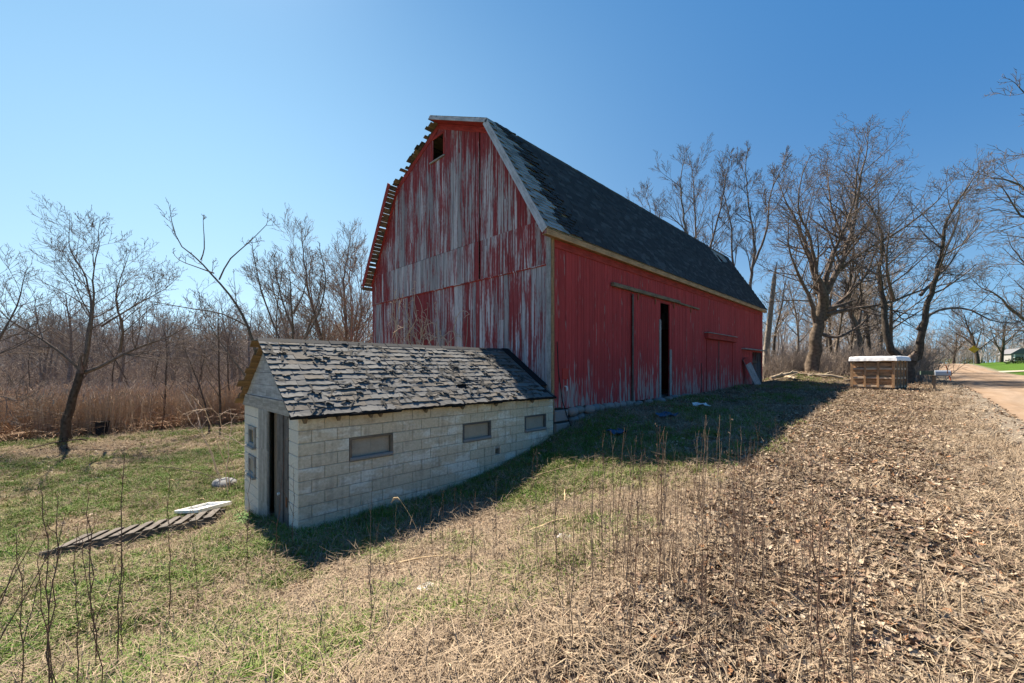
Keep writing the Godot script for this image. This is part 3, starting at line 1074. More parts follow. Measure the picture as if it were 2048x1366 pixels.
	for sl in [[brk, eave, 4.427, 0], [peak, brk, 3.315, 1]]:
		var down: Vector3 = (sl[1] - sl[0]).normalized()
		var bs := slope_basis(down)
		var k := 0.0
		var row := 0
		while k < sl[2] - 0.1:
			var z: float = RZ1 + 0.01 - (0.17 if row % 2 == 1 else 0.0)
			var worn: float = 0.62 + 0.55 * edge_noise.get_noise_2d(k * 7.0, 3.0) - (0.3 if k < 0.5 else 0.0)
			if sl[3] == 1: worn = 0.2
			while z > RZ0 + 0.1:
				var inn := RZ1 - z
				var bare: bool = sl[3] == 0 and z < -25.7 - 0.4 * edge_noise.get_noise_2d(k * 9.0, 40.0) and z > -28.4 and k < 1.25 - 0.22 * (-z - 25.7)
				var o: Vector3 = sl[0] + down * k + Vector3(0, 0, z - 0.16)
				if bare:
					pass
				elif inn < worn:
					if r.randf() > 0.04:
						var tr := Transform3D(bs.rotated(bs.y, r.randf_range(-0.03, 0.03)), o + bs.y * 0.002 - barn.position)
						part("shingle", old[r.randi() % 6], M.old_shingle_a if r.randf() < 0.6 else M.old_shingle_b, barn, tr)
						count += 1
				else:
					var lift := 0.012 + (r.randf_range(0.0, 0.03) if inn < worn + 0.7 else 0.0)
					var rot := r.randf_range(-0.12, 0.12) if inn < worn + 0.6 else r.randf_range(-0.01, 0.01)
					var tb := bs.rotated(bs.y, rot)
					if inn < worn + 0.75 and count < 296:
						if r.randf() > 0.1:
							part("shingle", tar[r.randi() % 6], M.tar_b if r.randf() < 0.5 else M.tar_a, barn, Transform3D(tb, o + bs.y * lift - barn.position))
							count += 1
					else:
						b = tones[2 if r.randf() < 0.10 else (1 if r.randf() < 0.4 else 0)]
						tb = tb.rotated(tb.x, r.randf_range(0.0, 0.09))
						var q := r.randf_range(0.004, 0.014)
						var c0: Vector3 = o + tb.y * q + tb.z * 0.085
						b.bar(c0, Vector3(0.312, 0.19, 0.012), Basis(tb.x, tb.y.cross(tb.x), tb.y))
				z -= 0.318
			k += 0.142
			row += 1
	for i in 3: partw("asphalt_shingles", tones[i], [M.tar_a, M.tar_b, M.tar_c][i], barn).set_meta("kind", "stuff")
	# ridge cap, rake boards, eave fascia
	b = MB.new()
	for s in [-1.0, 1.0]:
		var d := Vector3(s * 3.01, -1.39, 0).normalized()
		var z := RZ1
		while z > RZ0:
			var o := Vector3(BC, 10.40 + r.randf_range(0.0, 0.02), z - 0.22) + d * 0.07
			b.bar(o, Vector3(0.44, 0.17, 0.014), Basis(Vector3(0, 0, -1), Vector3(0, 0, -1).cross(d.cross(Vector3(0, 0, -1))), d.cross(Vector3(0, 0, -1))))
			z -= 0.42
	partw("ridge_cap", b, M.tar_a, barn)
	for e in [[brk, eave, 0.20, "rake_grey", 0.0], [peak, brk, 0.10, "rake_grey", 0.0], [lbrk, leave, 0.22, "red_trim", 0.0]]:
		var down: Vector3 = (e[1] - e[0]).normalized()
		var len: float = e[0].distance_to(e[1])
		b = MB.new()
		var nrm := Vector3(0, 0, 1).cross(down)
		if nrm.y < 0.0: nrm = -nrm
		b.bar(e[0] + down * len * 0.5 - nrm * (e[2] * 0.5 + 0.004) + Vector3(0, 0, RZ1 + 0.016), Vector3(len + 0.04, e[2], 0.024), Basis(down, nrm, down.cross(nrm)), 0.004)
		partw("rake_board", b, M[e[3]], barn)
	# weathered flashing over the short upper rake
	b = MB.new()
	var dn := (brk - peak).normalized()
	b.bar(peak + dn * 1.65 + Vector3(0, 0.02, RZ1 - 0.16), Vector3(3.3, 0.36, 0.012), Basis(dn, Vector3(0, 0, 1), dn.cross(Vector3(0, 0, 1))))
	partw("flashing", b, M.pale_wood, barn)
	# soffits behind the rakes, close to the gable
	for e in [[brk, eave], [peak, brk]]:
		var down: Vector3 = (e[1] - e[0]).normalized()
		var len: float = e[0].distance_to(e[1])
		var nrm := slope_basis(down).y
		b = MB.new()
		b.bar(e[0] + down * len * 0.5 - nrm * 0.09 + Vector3(0, 0, (RZ1 + BZ1) * 0.5 + 0.01), Vector3(len, RZ1 - BZ1 - 0.03, 0.02), Basis(down, Vector3(0, 0, 1), down.cross(Vector3(0, 0, 1))))
		partw("soffit", b, M.red_trim, barn)
	# red trim lining the gable under the left rake and the peak
	for e in [[peak, lbrk, 0.0], [lbrk, leave, 0.0], [peak, brk, 0.0]]:
		var down: Vector3 = (e[1] - e[0]).normalized()
		var len: float = e[0].distance_to(e[1])
		var nrm := Vector3(0, 0, 1).cross(down)
		if nrm.y < 0.0: nrm = -nrm
		b = MB.new()
		b.bar(e[0] + down * len * 0.5 - nrm * 0.19 + Vector3(0, 0, BZ1 + 0.046), Vector3(len - 0.12, 0.17, 0.022), Basis(down, nrm, down.cross(nrm)), 0.004)
		partw("gable_trim", b, M.red_trim, barn)
	b = MB.new()
	b.bar(Vector3(BC + 5.315, 5.11, (RZ1 + RZ0) * 0.5), Vector3(run, 0.15, 0.025), Basis(Vector3(0, 0, -1), Vector3.UP, Vector3.RIGHT), 0.004)
	partw("fascia", b, M.tan_wood, barn)
	b = MB.new()
	b.bar(Vector3(BC + 5.23, 5.06, (RZ1 + RZ0) * 0.5), Vector3(run, 0.14, 0.02), Basis(Vector3(0, 0, -1), Vector3.RIGHT, Vector3.UP))
	partw("soffit", b, M.raw_wood, barn)
	b = MB.new()
	b.bar(Vector3(BX1 + 0.02, 4.93, -18.8), Vector3(20.6, 0.2, 0.02), Basis(Vector3(0, 0, -1), Vector3.UP, Vector3.RIGHT))
	partw("frieze_board", b, M.red_trim, barn)
	b = MB.new()
	b.bar(Vector3(BC - 5.31, 5.1, (RZ1 + RZ0) * 0.5), Vector3(run, 0.15, 0.025), Basis(Vector3(0, 0, -1), Vector3.UP, Vector3.LEFT))
	partw("fascia", b, M.brown_wood, barn)

# ---------------------------------------------------------------- block shed
const SX1 := -6.85
const SX0 := -10.30
const SZ1 := -2.125
const SC := -8.575

func wall_block(shed: Node3D, u0: float, u1: float, y0: float, y1: float, r: RandomNumberGenerator) -> void:
	var b := MB.new()
	var j := 0.005
	b.prism([Vector2(u0 + j, y0 + j), Vector2(u1 - j, y0 + j), Vector2(u1 - j, y1 - j), Vector2(u0 + j, y1 - j)], Vector3(SX1 - 0.19 + r.randf_range(-0.002, 0.003), 0, 0), Vector3(0, 0, -1), Vector3.UP, Vector3.RIGHT, 0.19, 0.007, Vector2(1.0 / 6.5, -1.0 / 2.6), Vector2(-2.125 / 6.5, 1.0 / 2.6))
	partw("block", b, M.block, shed)

func end_block(shed: Node3D, x0: float, x1: float, y0: float, y1: float, r: RandomNumberGenerator) -> void:
	var b := MB.new()
	var j := 0.004
	b.prism([Vector2(x0 + j, y0 + j), Vector2(x1 - j, y0 + j), Vector2(x1 - j, y1 - j), Vector2(x0 + j, y1 - j)], Vector3(0, 0, SZ1 - 0.19 + r.randf_range(-0.002, 0.003)), Vector3.RIGHT, Vector3.UP, Vector3.BACK, 0.19, 0.006)
	partw("block", b, M.end_block, shed)

func make_shed() -> void:
	var r := rng(2)
	var shed := thing("block_shed", "low concrete block shed with curled grey shingle roof against the barn gable", "shed", Vector3(SC, -1.2, -5.3))
	var b := MB.new()
	var holes := [[2.937, 3.749, 0.0, 0.4], [5.373, 6.185, 0.0, 0.4], [7.30, 8.11, 0.0, 0.4], [6.32, 6.46, -0.4, -0.26]]
	for k in 12:
		var y1 := 0.8 - 0.2 * k
		var y0 := y1 - 0.2
		var u := 2.125 - (0.203 if k % 2 == 1 else 0.0)
		while u < 8.38:
			var a := maxf(u, 2.125)
			var e := minf(u + 0.406, 8.40)
			u += 0.406
			if height(SX1 + 0.1, -(a + e) * 0.5) > y1 + 0.12: continue
			var spans := [[a, e]]
			for h in holes:
				if y0 > h[2] - 0.05 and y1 < h[3] + 0.05 or (h[3] - h[2] < 0.2 and y0 <= h[2] + 0.01 and y1 >= h[3]):
					var next := []
					for s in spans:
						if s[1] <= h[0] + 0.01 or s[0] >= h[1] - 0.01: next.append(s)
						else:
							if h[0] - s[0] > 0.03: next.append([s[0], h[0]])
							if s[1] - h[1] > 0.03: next.append([h[1], s[1]])
					spans = next
			for s in spans: wall_block(shed, s[0], s[1], y0, y1, r)
	# mortar behind the joints, in strips round the openings
	b = MB.new()
	var mx := Basis(Vector3(0, 0, -1), Vector3.UP, Vector3.RIGHT)
	for q in [[2.13, 8.39, 0.4, 0.795], [2.13, 8.39, -1.55, -0.41], [2.13, 6.32, -0.41, 0.0], [6.46, 8.39, -0.41, 0.0], [6.32, 6.46, -0.26, 0.0], [2.13, 2.937, 0.0, 0.4], [3.749, 5.373, 0.0, 0.4], [6.185, 7.30, 0.0, 0.4], [8.11, 8.39, 0.0, 0.4]]:
		b.bar(Vector3(SX1 - 0.10, (q[2] + q[3]) * 0.5, -(q[0] + q[1]) * 0.5), Vector3(q[1] - q[0], q[3] - q[2], 0.175), mx)
	for q in [[-10.29, -9.02, -1.9, 0.795], [-7.31, -7.05, -1.5, 0.795]]:
		b.bar(Vector3((q[0] + q[1]) * 0.5, (q[2] + q[3]) * 0.5, SZ1 - 0.10), Vector3(q[1] - q[0], q[3] - q[2], 0.175))
	b.bar(Vector3(SX0 + 0.1, -0.55, -5.3), Vector3(6.2, 2.69, 0.19), mx)
	partw("mortar", b, M.mortar, shed)
	# end wall: blocks at the left with two small openings, one pier of blocks at the corner
	for k in 13:
		var y1 := 0.8 - 0.2 * k
		var edges := [-10.30, -10.0, -9.87, -9.36, -9.02]
		if k % 2 == 0: edges = [-10.30, -9.87, -9.36, -9.02]
		for i in edges.size() - 1:
			var win: bool = absf(edges[i] + 9.87) < 0.01 and ((k >= 2 and k <= 3) or (k >= 5 and k <= 6))
			if not win: end_block(shed, edges[i], edges[i + 1], y1 - 0.2, y1, r)
		if y1 > -1.3: end_block(shed, -7.31, SX1 - 0.003, y1 - 0.2, y1, r)
	for y in [0.2, -0.4]:
		var w := partw("small_window", window_bars(Vector3(-9.615, y, SZ1 + 0.006), 0.36, 0.27, 0.07, 0.05), M.board_grey, shed)
		b = MB.new()
		b.bar(Vector3(-9.615, y, SZ1 - 0.003), Vector3(0.37, 0.28, 0.012))
		part("pane", b.mesh(), M.glass if y > 0.0 else M.dusty_pane, w)
		b = MB.new()
		b.bar(Vector3(-9.615, y - 0.215, SZ1 + 0.03), Vector3(0.54, 0.04, 0.09), Basis.IDENTITY, 0.004)
		part("sill", b.mesh(), M.board_grey, w)
	# door: a wide plank standing left of the gap, a board inside, the other leaf at the right
	for q in [[-9.03, -8.42, 0.81, -1.42, 0.03, "board_grey"], [-8.40, -8.08, 0.78, -1.30, -0.08, "brown_wood"], [-7.86, -7.52, 0.80, -1.25, 0.02, "pallet_wood"], [-7.51, -7.30, 0.80, -1.22, 0.005, "pallet_wood"]]:
		b = MB.new()
		b.prism([Vector2(q[0], q[3]), Vector2(q[1], q[3] + 0.02), Vector2(q[1], q[2]), Vector2(q[0], q[2])], Vector3(0, 0, SZ1 - 0.03 + q[4]), Vector3.RIGHT, Vector3.UP, Vector3.BACK, 0.035, 0.005, Vector2.ONE, Vector2(r.randf(), r.randf()))
		partw("door_plank", b, M[q[5]], shed)
	b = MB.new()
	b.tube(PackedVector3Array([Vector3(-7.70, -0.55, SZ1 + 0.02), Vector3(-7.70, -0.55, SZ1 + 0.06)]), PackedFloat32Array([0.02, 0.025]), 8, true)
	partw("door_knob", b, M.white, shed)
	b = MB.new()
	b.bar(Vector3(-7.36, -0.62, SZ1 + 0.018), Vector3(0.16, 0.05, 0.014), Basis(Vector3.UP, Vector3.LEFT, Vector3.BACK))
	partw("hinge", b, M.rust, shed)
	# gable boards, laid level
	var y := 0.80
	while y < 2.0:
		var yt := minf(y + 0.235, 2.05)
		var w0 := minf(1.75, (2.06 - y) / 0.677)
		var w1 := minf(1.75, maxf(0.01, (2.06 - yt) / 0.677))
		b = MB.new()
		var z := SZ1 + 0.0 + r.randf_range(-0.004, 0.006) + (0.03 if y < 0.82 else 0.0)
		b.prism([Vector2(-w0, y + 0.004), Vector2(w0, y + 0.004), Vector2(w1, yt), Vector2(-w1, yt)], Vector3(SC, 0, z - 0.02), Vector3.RIGHT, Vector3.UP, Vector3.BACK, 0.024, 0.004, Vector2.ONE, Vector2(r.randf(), r.randf()), true)
		partw("gable_board", b, M.pale_wood if y > 0.82 else M.board_grey, shed)
		y = yt
	# side windows: frame, two dusty panels, sill
	for h in [holes[0], holes[1], holes[2]]:
		var cu: float = (h[0] + h[1]) * 0.5
		b = MB.new()
		var wd: float = h[1] - h[0]
		b.bar(Vector3(SX1 - 0.03, h[3] - 0.02, -cu), Vector3(wd - 0.01, 0.04, 0.06), mx, 0.004)
		b.bar(Vector3(SX1 - 0.03, h[2] + 0.03, -cu), Vector3(wd - 0.01, 0.05, 0.06), mx, 0.004)
		for s in [-1.0, 1.0]:
			b.bar(Vector3(SX1 - 0.03, 0.205, -cu - s * (wd * 0.5 - 0.025)), Vector3(0.31, 0.045, 0.06), Basis(Vector3.UP, Vector3.BACK, Vector3.RIGHT), 0.004)
		var w := partw("window", b, M.brown_wood if h == holes[0] else M.pallet_wood, shed)
		for s in [-0.25, 0.25]:
			b = MB.new()
			b.bar(Vector3(SX1 - 0.07 - s * 0.01, 0.205, -cu - s * (wd - 0.09)), Vector3((wd - 0.09) * 0.5 - 0.004, 0.32, 0.012), mx)
			part("pane", b.mesh(), M.dusty_pane, w)
		b = MB.new()
		b.bar(Vector3(SX1 - 0.03, h[2] + 0.025, -cu), Vector3(wd - 0.012, 0.07, 0.13), mx, 0.02)
		part("sill", b.mesh(), M.concrete, w)
	# roof: decks, shingles, rafter ends
	var ridge := Vector3(SC, 2.13, 0)
	for s in [1.0, -1.0]:
		var eave := Vector3(SC + s * 1.89, 0.855, 0)
		var down := (eave - ridge).normalized()
		var bs := slope_basis(down)
		var len := ridge.distance_to(eave)
		var k := 0.0
		while k < len - 0.03:
			var wd := minf(r.randf_range(0.2, 0.27), len - k)
			b = MB.new()
			var z0: float = -1.972 - r.randf_range(0.0, 0.02) + (r.randf_range(-0.12, 0.10) if s < 0.0 else 0.0)
			var z1 := -8.39
			if s > 0.0 and k > 1.75: z1 = -8.0 - r.randf_range(-0.05, 0.12)
			var cn := ridge + down * (k + wd * 0.5) + Vector3(0, 0, (z0 + z1) * 0.5) - bs.y * 0.03
			b.bar(cn, Vector3(z0 - z1, wd - (0.006 if s > 0.0 else 0.02), 0.024), Basis(Vector3(0, 0, -1), bs.y.cross(Vector3(0, 0, -1)), bs.y))
			partw("roof_board", b, M.dark_wood if s > 0.0 else M.eave_wood, shed)
			k += wd
	var tabs := []
	for k in 10: tabs.append(shingle_mesh(500 + k, 0.315, 0.185, 0.009, 0.017, 0.02))
	var half := [shingle_mesh(560, 0.155, 0.185, 0.011, 0.026, 0.03), shingle_mesh(561, 0.155, 0.185, 0.011, 0.026, 0.03)]
	var chips := []
	for k in 6: chips.append(shingle_mesh(540 + k, 0.12, 0.07, 0.008, 0.03, 0.03))
	var felt := MB.new()
	var down := Vector3(1.89, -1.275, 0).normalized()
	var bs := slope_basis(down)
	felt.bar(ridge + down * 1.13 + Vector3(0, 0, -5.1) - bs.y * 0.012, Vector3(6.25, 2.26, 0.008), Basis(Vector3(0, 0, -1), bs.y.cross(Vector3(0, 0, -1)), bs.y))
	partw("felt", felt, M.tar_edge, shed)
	var count := 0
	for row in 14:
		var k := 0.03 + row * 0.161
		var z := -1.965 - (0.16 if row % 2 == 1 else 0.0)
		if row % 2 == 1:
			part("shingle", half[row / 2 % 2], M.shingle_a if row % 4 == 1 else M.shingle_b, shed, Transform3D(bs, ridge + down * k + Vector3(0, 0, -2.045) - shed.position))
			count += 1
		while z > -8.3:
			var o := ridge + down * k + Vector3(0, 0, z - 0.155)
			var gone := r.randf() < 0.012 or (z < -7.85 and row > 10) or (z < -8.05)
			if not gone:
				var t := bs.rotated(bs.y, r.randf_range(-0.05, 0.05)).rotated(Vector3(0, 0, -1), r.randf_range(-0.03, 0.04))
				var m: Material = [M.shingle_a, M.shingle_a, M.shingle_b, M.shingle_c, M.shingle_d][r.randi() % 5]
				part("shingle", tabs[r.randi() % 10], m, shed, Transform3D(t, o + bs.y * r.randf_range(0.0, 0.012) - shed.position))
				count += 1
			z -= 0.317
	# curled scraps and tar breaking through
	var scrap := MB.new()
	for k in 380:
		var kk := r.randf_range(0.05, 2.24)
		var zz := -r.randf_range(2.0, 8.05)
		if r.randf() > 0.35 + 0.65 * sstep(0.1, 0.5, absf(zone_noise.get_noise_2d(kk * 3.0, zz * 1.2)) * 2.0): continue
		var o := ridge + down * kk + Vector3(0, 0, zz) + bs.y * r.randf_range(0.012, 0.03)
		var t := bs.rotated(bs.y, r.randf() * TAU)
		var n := 4
		var wd := r.randf_range(0.02, 0.055)
		var prev := []
		for i in n + 1:
			var a := (float(i) / n - 0.5) * r.randf_range(0.10, 0.26)
			var mid := o + t.x * a + t.z * r.randf_range(-0.018, 0.018)
			var p0 := mid + t.z * wd * 0.5
			var p1 := mid - t.z * wd * 0.4 + bs.y * r.randf_range(0.004, 0.028)
			if i > 0: scrap.quad(prev[0], p0, p1, prev[1], bs.y)
			prev = [p0, p1]
	var sc := partw("torn_scraps", scrap, M.scrap, shed)
	sc.set_meta("kind", "stuff")
	for k in 90:
		var o := ridge + down * r.randf_range(0.3, 2.2) + Vector3(0, 0, -r.randf_range(2.1, 8.0)) + bs.y * r.randf_range(0.014, 0.03)
		part("shingle_fragment", chips[k % 6], [M.shingle_d, M.tar_b, M.shingle_b, M.shingle_d][k % 4], shed, Transform3D(bs.rotated(bs.y, r.randf_range(-0.6, 0.6)), o - shed.position))
	# ragged tar edge along the eave, flashing by the barn, ridge strip
	b = MB.new()
	var z := -1.96
	while z > -8.1:
		var wd := r.randf_range(0.15, 0.5)
		var dr := r.randf_range(0.0, 0.035)
		b.bar(ridge + down * (2.262 + dr) + Vector3(0, 0, z - wd * 0.5) - bs.y * 0.015, Vector3(wd, 0.075, 0.034 + dr * 0.5), Basis(Vector3(0, 0, -1), bs.y.cross(Vector3(0, 0, -1)), bs.y), 0.005)
		z -= wd
	partw("eave_edge", b, M.tar_edge, shed)
	b = MB.new()
	b.bar(ridge + down * 0.92 + Vector3(0, 0, -8.25) + bs.y * 0.03, Vector3(1.84, 0.26, 0.014), Basis(down, Vector3(0, 0, -1), bs.y))
	partw("flashing", b, M.tar_edge, shed)
	b = MB.new()
	b.bar(ridge + down * 2.08 + Vector3(0, 0, -8.2) - bs.y * 0.06, Vector3(0.45, 0.34, 0.02), Basis(down, Vector3(0, 0, -1), bs.y))
	partw("loose_board", b, M.dark_wood, shed)
	b = MB.new()
	z = -1.96
	while z > -8.3:
		var wd := r.randf_range(0.3, 0.5)
		for s in [-1.0, 1.0]:
			var d2 := Vector3(s * 1.89, -1.275, 0).normalized()
			var n2 := slope_basis(d2).y
			b.bar(ridge + d2 * 0.06 + n2 * r.randf_range(0.008, 0.02) + Vector3(0, 0, z - wd * 0.5), Vector3(wd - 0.01, 0.13, 0.012), Basis(Vector3(0, 0, -1), n2.cross(Vector3(0, 0, -1)), n2))
		z -= wd
	partw("ridge_cap", b, M.tar_b, shed)
	for u in [2.2, 2.72, 3.28, 3.46, 4.4, 5.3, 6.26, 7.48]:
		b = MB.new()
		b.bar(Vector3(SX1 + 0.035, 0.82, -u), Vector3(0.20, 0.10, 0.05), Basis(Vector3(0.83, -0.56, 0), Vector3(0.56, 0.83, 0), Vector3(0, 0, 1)), 0.004)
		partw("rafter_end", b, M.brown_wood, shed)
	# left slope shingles
	b = MB.new()
	var dl := Vector3(-1.89, -1.275, 0).normalized()
	var bl := slope_basis(dl)
	for row in 14:
		z = -2.0 - (0.2 if row % 2 == 1 else 0.0)
		while z > -8.1:
			b.bar(ridge + dl * (0.1 + row * 0.161) + Vector3(0, 0, z - 0.2) + bl.y * r.randf_range(0.004, 0.02), Vector3(0.39, 0.2, 0.012), Basis(Vector3(0, 0, -1), bl.y.cross(Vector3(0, 0, -1)), bl.y))
			z -= 0.4
	partw("left_shingles", b, M.shingle_b, shed).set_meta("kind", "stuff")

# ---------------------------------------------------------------- trees
# a bare branch that wanders, tapers and carries smaller ones
func grow(b: MB, p: Vector3, d: Vector3, length: float, rad: float, level: int, o: Dictionary, r: RandomNumberGenerator) -> void:
	var segs := 5 if level <= 1 else (4 if level == 2 else 3)
	var pts := PackedVector3Array([p])
	var rs := PackedFloat32Array([rad])
	var dirs := [d]
	var q := p
	var dd := d
	var tip: float = maxf(o.thin * 0.55, rad * 0.3)
	for i in segs:
		var wob: float = o.wander * (1.0 if level < 2 else 0.7)
		dd = (dd + Vector3(r.randf_range(-wob, wob), r.randf_range(-wob, wob) + o.up, r.randf_range(-wob, wob))).normalized()
		q += dd * length / segs
		pts.append(q)
		dirs.append(dd)
		rs.append(lerpf(rad, tip, (i + 1.0) / segs))
	b.tube(pts, rs, 6 if level <= 1 else (4 if level == 2 else 3))
	if level >= o.levels: return
	var n: int = o.kids[level]
	for k in n:
		var tt := clampf((k + r.randf_range(0.2, 0.9)) / n, 0.0, 1.0) * 0.82 + 0.18
		var f := tt * segs
		var i := mini(int(f), segs - 1)
		var at := pts[i].lerp(pts[i + 1], f - i)
		var dir: Vector3 = dirs[i + 1]
		var side := dir.cross(Vector3(r.randf_range(-1, 1), r.randf_range(-1, 1), r.randf_range(-1, 1))).normalized()
		var a: float = deg_to_rad(o.angle) * r.randf_range(0.7, 1.25)
		var nd := (dir * cos(a) + side * sin(a)).normalized()
		var rr := maxf(o.thin, lerpf(rad, tip, tt) * r.randf_range(0.5, 0.7))
		grow(b, at, nd, length * o.shrink * r.randf_range(0.6, 1.15) * (1.15 - 0.55 * tt), rr, level + 1, o, r)

func opts(over: Dictionary) -> Dictionary:
	var o := {"thin": 0.007, "wander": 0.12, "up": 0.05, "levels": 4, "kids": [5, 6, 6, 4], "angle": 38.0, "shrink": 0.62}
	o.merge(over, true)
	return o

# a tree with drawn main limbs: each limb is [[across, up, depth], ...] in metres from the base, with its end radii
func drawn_tree(called: String, label: String, x: float, z: float, limbs: Array, trunk_count: int, o: Dictionary, sd: int, bark: Material, twig: Material, group := "") -> Node3D:
	var r := rng(sd)
	var base := ground(x, z)
	var t := thing(called, label, "tree", base - Vector3(0, 0.1, 0), deg_to_rad(45.0), group)
	var tb := MB.new()
	var cb := MB.new()
	for li in limbs.size():
		var lm: Array = limbs[li]
		var raw: Array = lm[0]
		# smooth the drawn line
		var cv := Curve3D.new()
		for i in raw.size():
			var p := Vector3(raw[i][0], raw[i][1], raw[i][2])
			var pa: Array = raw[maxi(i - 1, 0)]
			var pb: Array = raw[mini(i + 1, raw.size() - 1)]
			var tn := (Vector3(pb[0], pb[1], pb[2]) - Vector3(pa[0], pa[1], pa[2])) * 0.17
			cv.add_point(p, -tn, tn)
		var total := cv.get_baked_length()
		var segs := maxi(6, int(total / 0.5))
		var pts := PackedVector3Array()
		var rs := PackedFloat32Array()
		for i in segs + 1:
			var f := float(i) / segs
			var jig: float = 0.0 if i == 0 else lm[1] * 0.25
			pts.append(cv.sample_baked(total * f) + Vector3(r.randf_range(-jig, jig), 0, r.randf_range(-jig, jig)))
			rs.append(lerpf(lm[1], lm[2], pow(f, 0.8)))
		if li == 0: rs[0] = lm[1] * 1.3
		(tb if li < trunk_count else cb).tube(pts, rs, 9 if li < trunk_count else 7, true, 0.06)
		var n: int = lm[3]
		for k in n:
			var tt: float = lm[4] + (1.0 - lm[4]) * (k + r.randf_range(0.1, 0.9)) / n
			var i := mini(int(tt * segs), segs - 1)
			var dir := (pts[i + 1] - pts[i]).normalized()
			var side := dir.cross(Vector3(r.randf_range(-1, 1), r.randf_range(-1, 1), r.randf_range(-1, 1))).normalized()
			var a: float = deg_to_rad(o.angle) * r.randf_range(0.75, 1.3)
			var nd := (dir * cos(a) + side * sin(a)).normalized()
			grow(cb, pts[i + 1], nd, lm[5] * r.randf_range(0.65, 1.2) * (1.2 - 0.55 * tt), maxf(o.thin, rs[i + 1] * r.randf_range(0.4, 0.6)), 1, o, r)
		grow(cb, pts[segs], (pts[segs] - pts[segs - 1] + Vector3(0, 0.15, 0)).normalized(), lm[5] * 0.5, lm[2], 1, o, r)
	part("trunk", tb.mesh(), bark, t)
	part("crown", cb.mesh(), twig, t)
	return t

# a free tree: [trunk mesh, crown mesh]
func free_tree(h: float, rad: float, o: Dictionary, sd: int, lean := 0.0) -> Array:
	var r := rng(sd)
	var tb := MB.new()
	var cb := MB.new()
	var segs := 9
	var pts := PackedVector3Array()
	var rs := PackedFloat32Array()
	var q := Vector3(0, -0.2, 0)
	var d := Vector3(lean, 1, r.randf_range(-0.05, 0.05)).normalized()
	for i in segs + 1:
		pts.append(q)
		rs.append(lerpf(rad, rad * 0.14, pow(float(i) / segs, 0.85)))
		d = (d + Vector3(r.randf_range(-0.1, 0.1), 0.04, r.randf_range(-0.1, 0.1))).normalized()
		q += d * h / segs
	tb.tube(pts, rs, 7, false, 0.05)
	var n: int = o.kids[0] * 2
	for k in n:
		var tt: float = o.get("bare", 0.35) + (1.0 - o.get("bare", 0.35)) * (k + r.randf()) / n
		var i := mini(int(tt * segs), segs - 1)
		var a := r.randf() * TAU
		var nd := Vector3(cos(a), r.randf_range(0.5, 1.3), sin(a)).normalized()
		grow(cb, pts[i].lerp(pts[i + 1], tt * segs - i), nd, h * o.get("spread", 0.38) * r.randf_range(0.7, 1.2) * (1.25 - 0.75 * tt), maxf(o.thin, rs[i] * 0.5), 1, o, r)
	return [tb.mesh(), cb.mesh()]

func put_tree(called: String, label: String, meshes: Array, bark: Material, twig: Material, at: Vector3, turn: float, sc: float, group := "") -> Node3D:
	var t := thing(called, label, "tree", at, turn, group)
	t.scale = Vector3(sc, sc, sc)
	part("trunk", meshes[0], bark, t)
	part("crown", meshes[1], twig, t)
	return t

var tree_k := 0.03
var tree_w := 1.0
# a limb drawn on a 1-unit grid, scaled to metres, running off in depth by dz
func limb(a: Array, dz: float) -> Array:
	var out := []
	for i in a.size():
		out.append([a[i][0] * tree_k * tree_w, a[i][1] * tree_k, dz * i / maxf(1.0, a.size() - 1.0)])
	return out

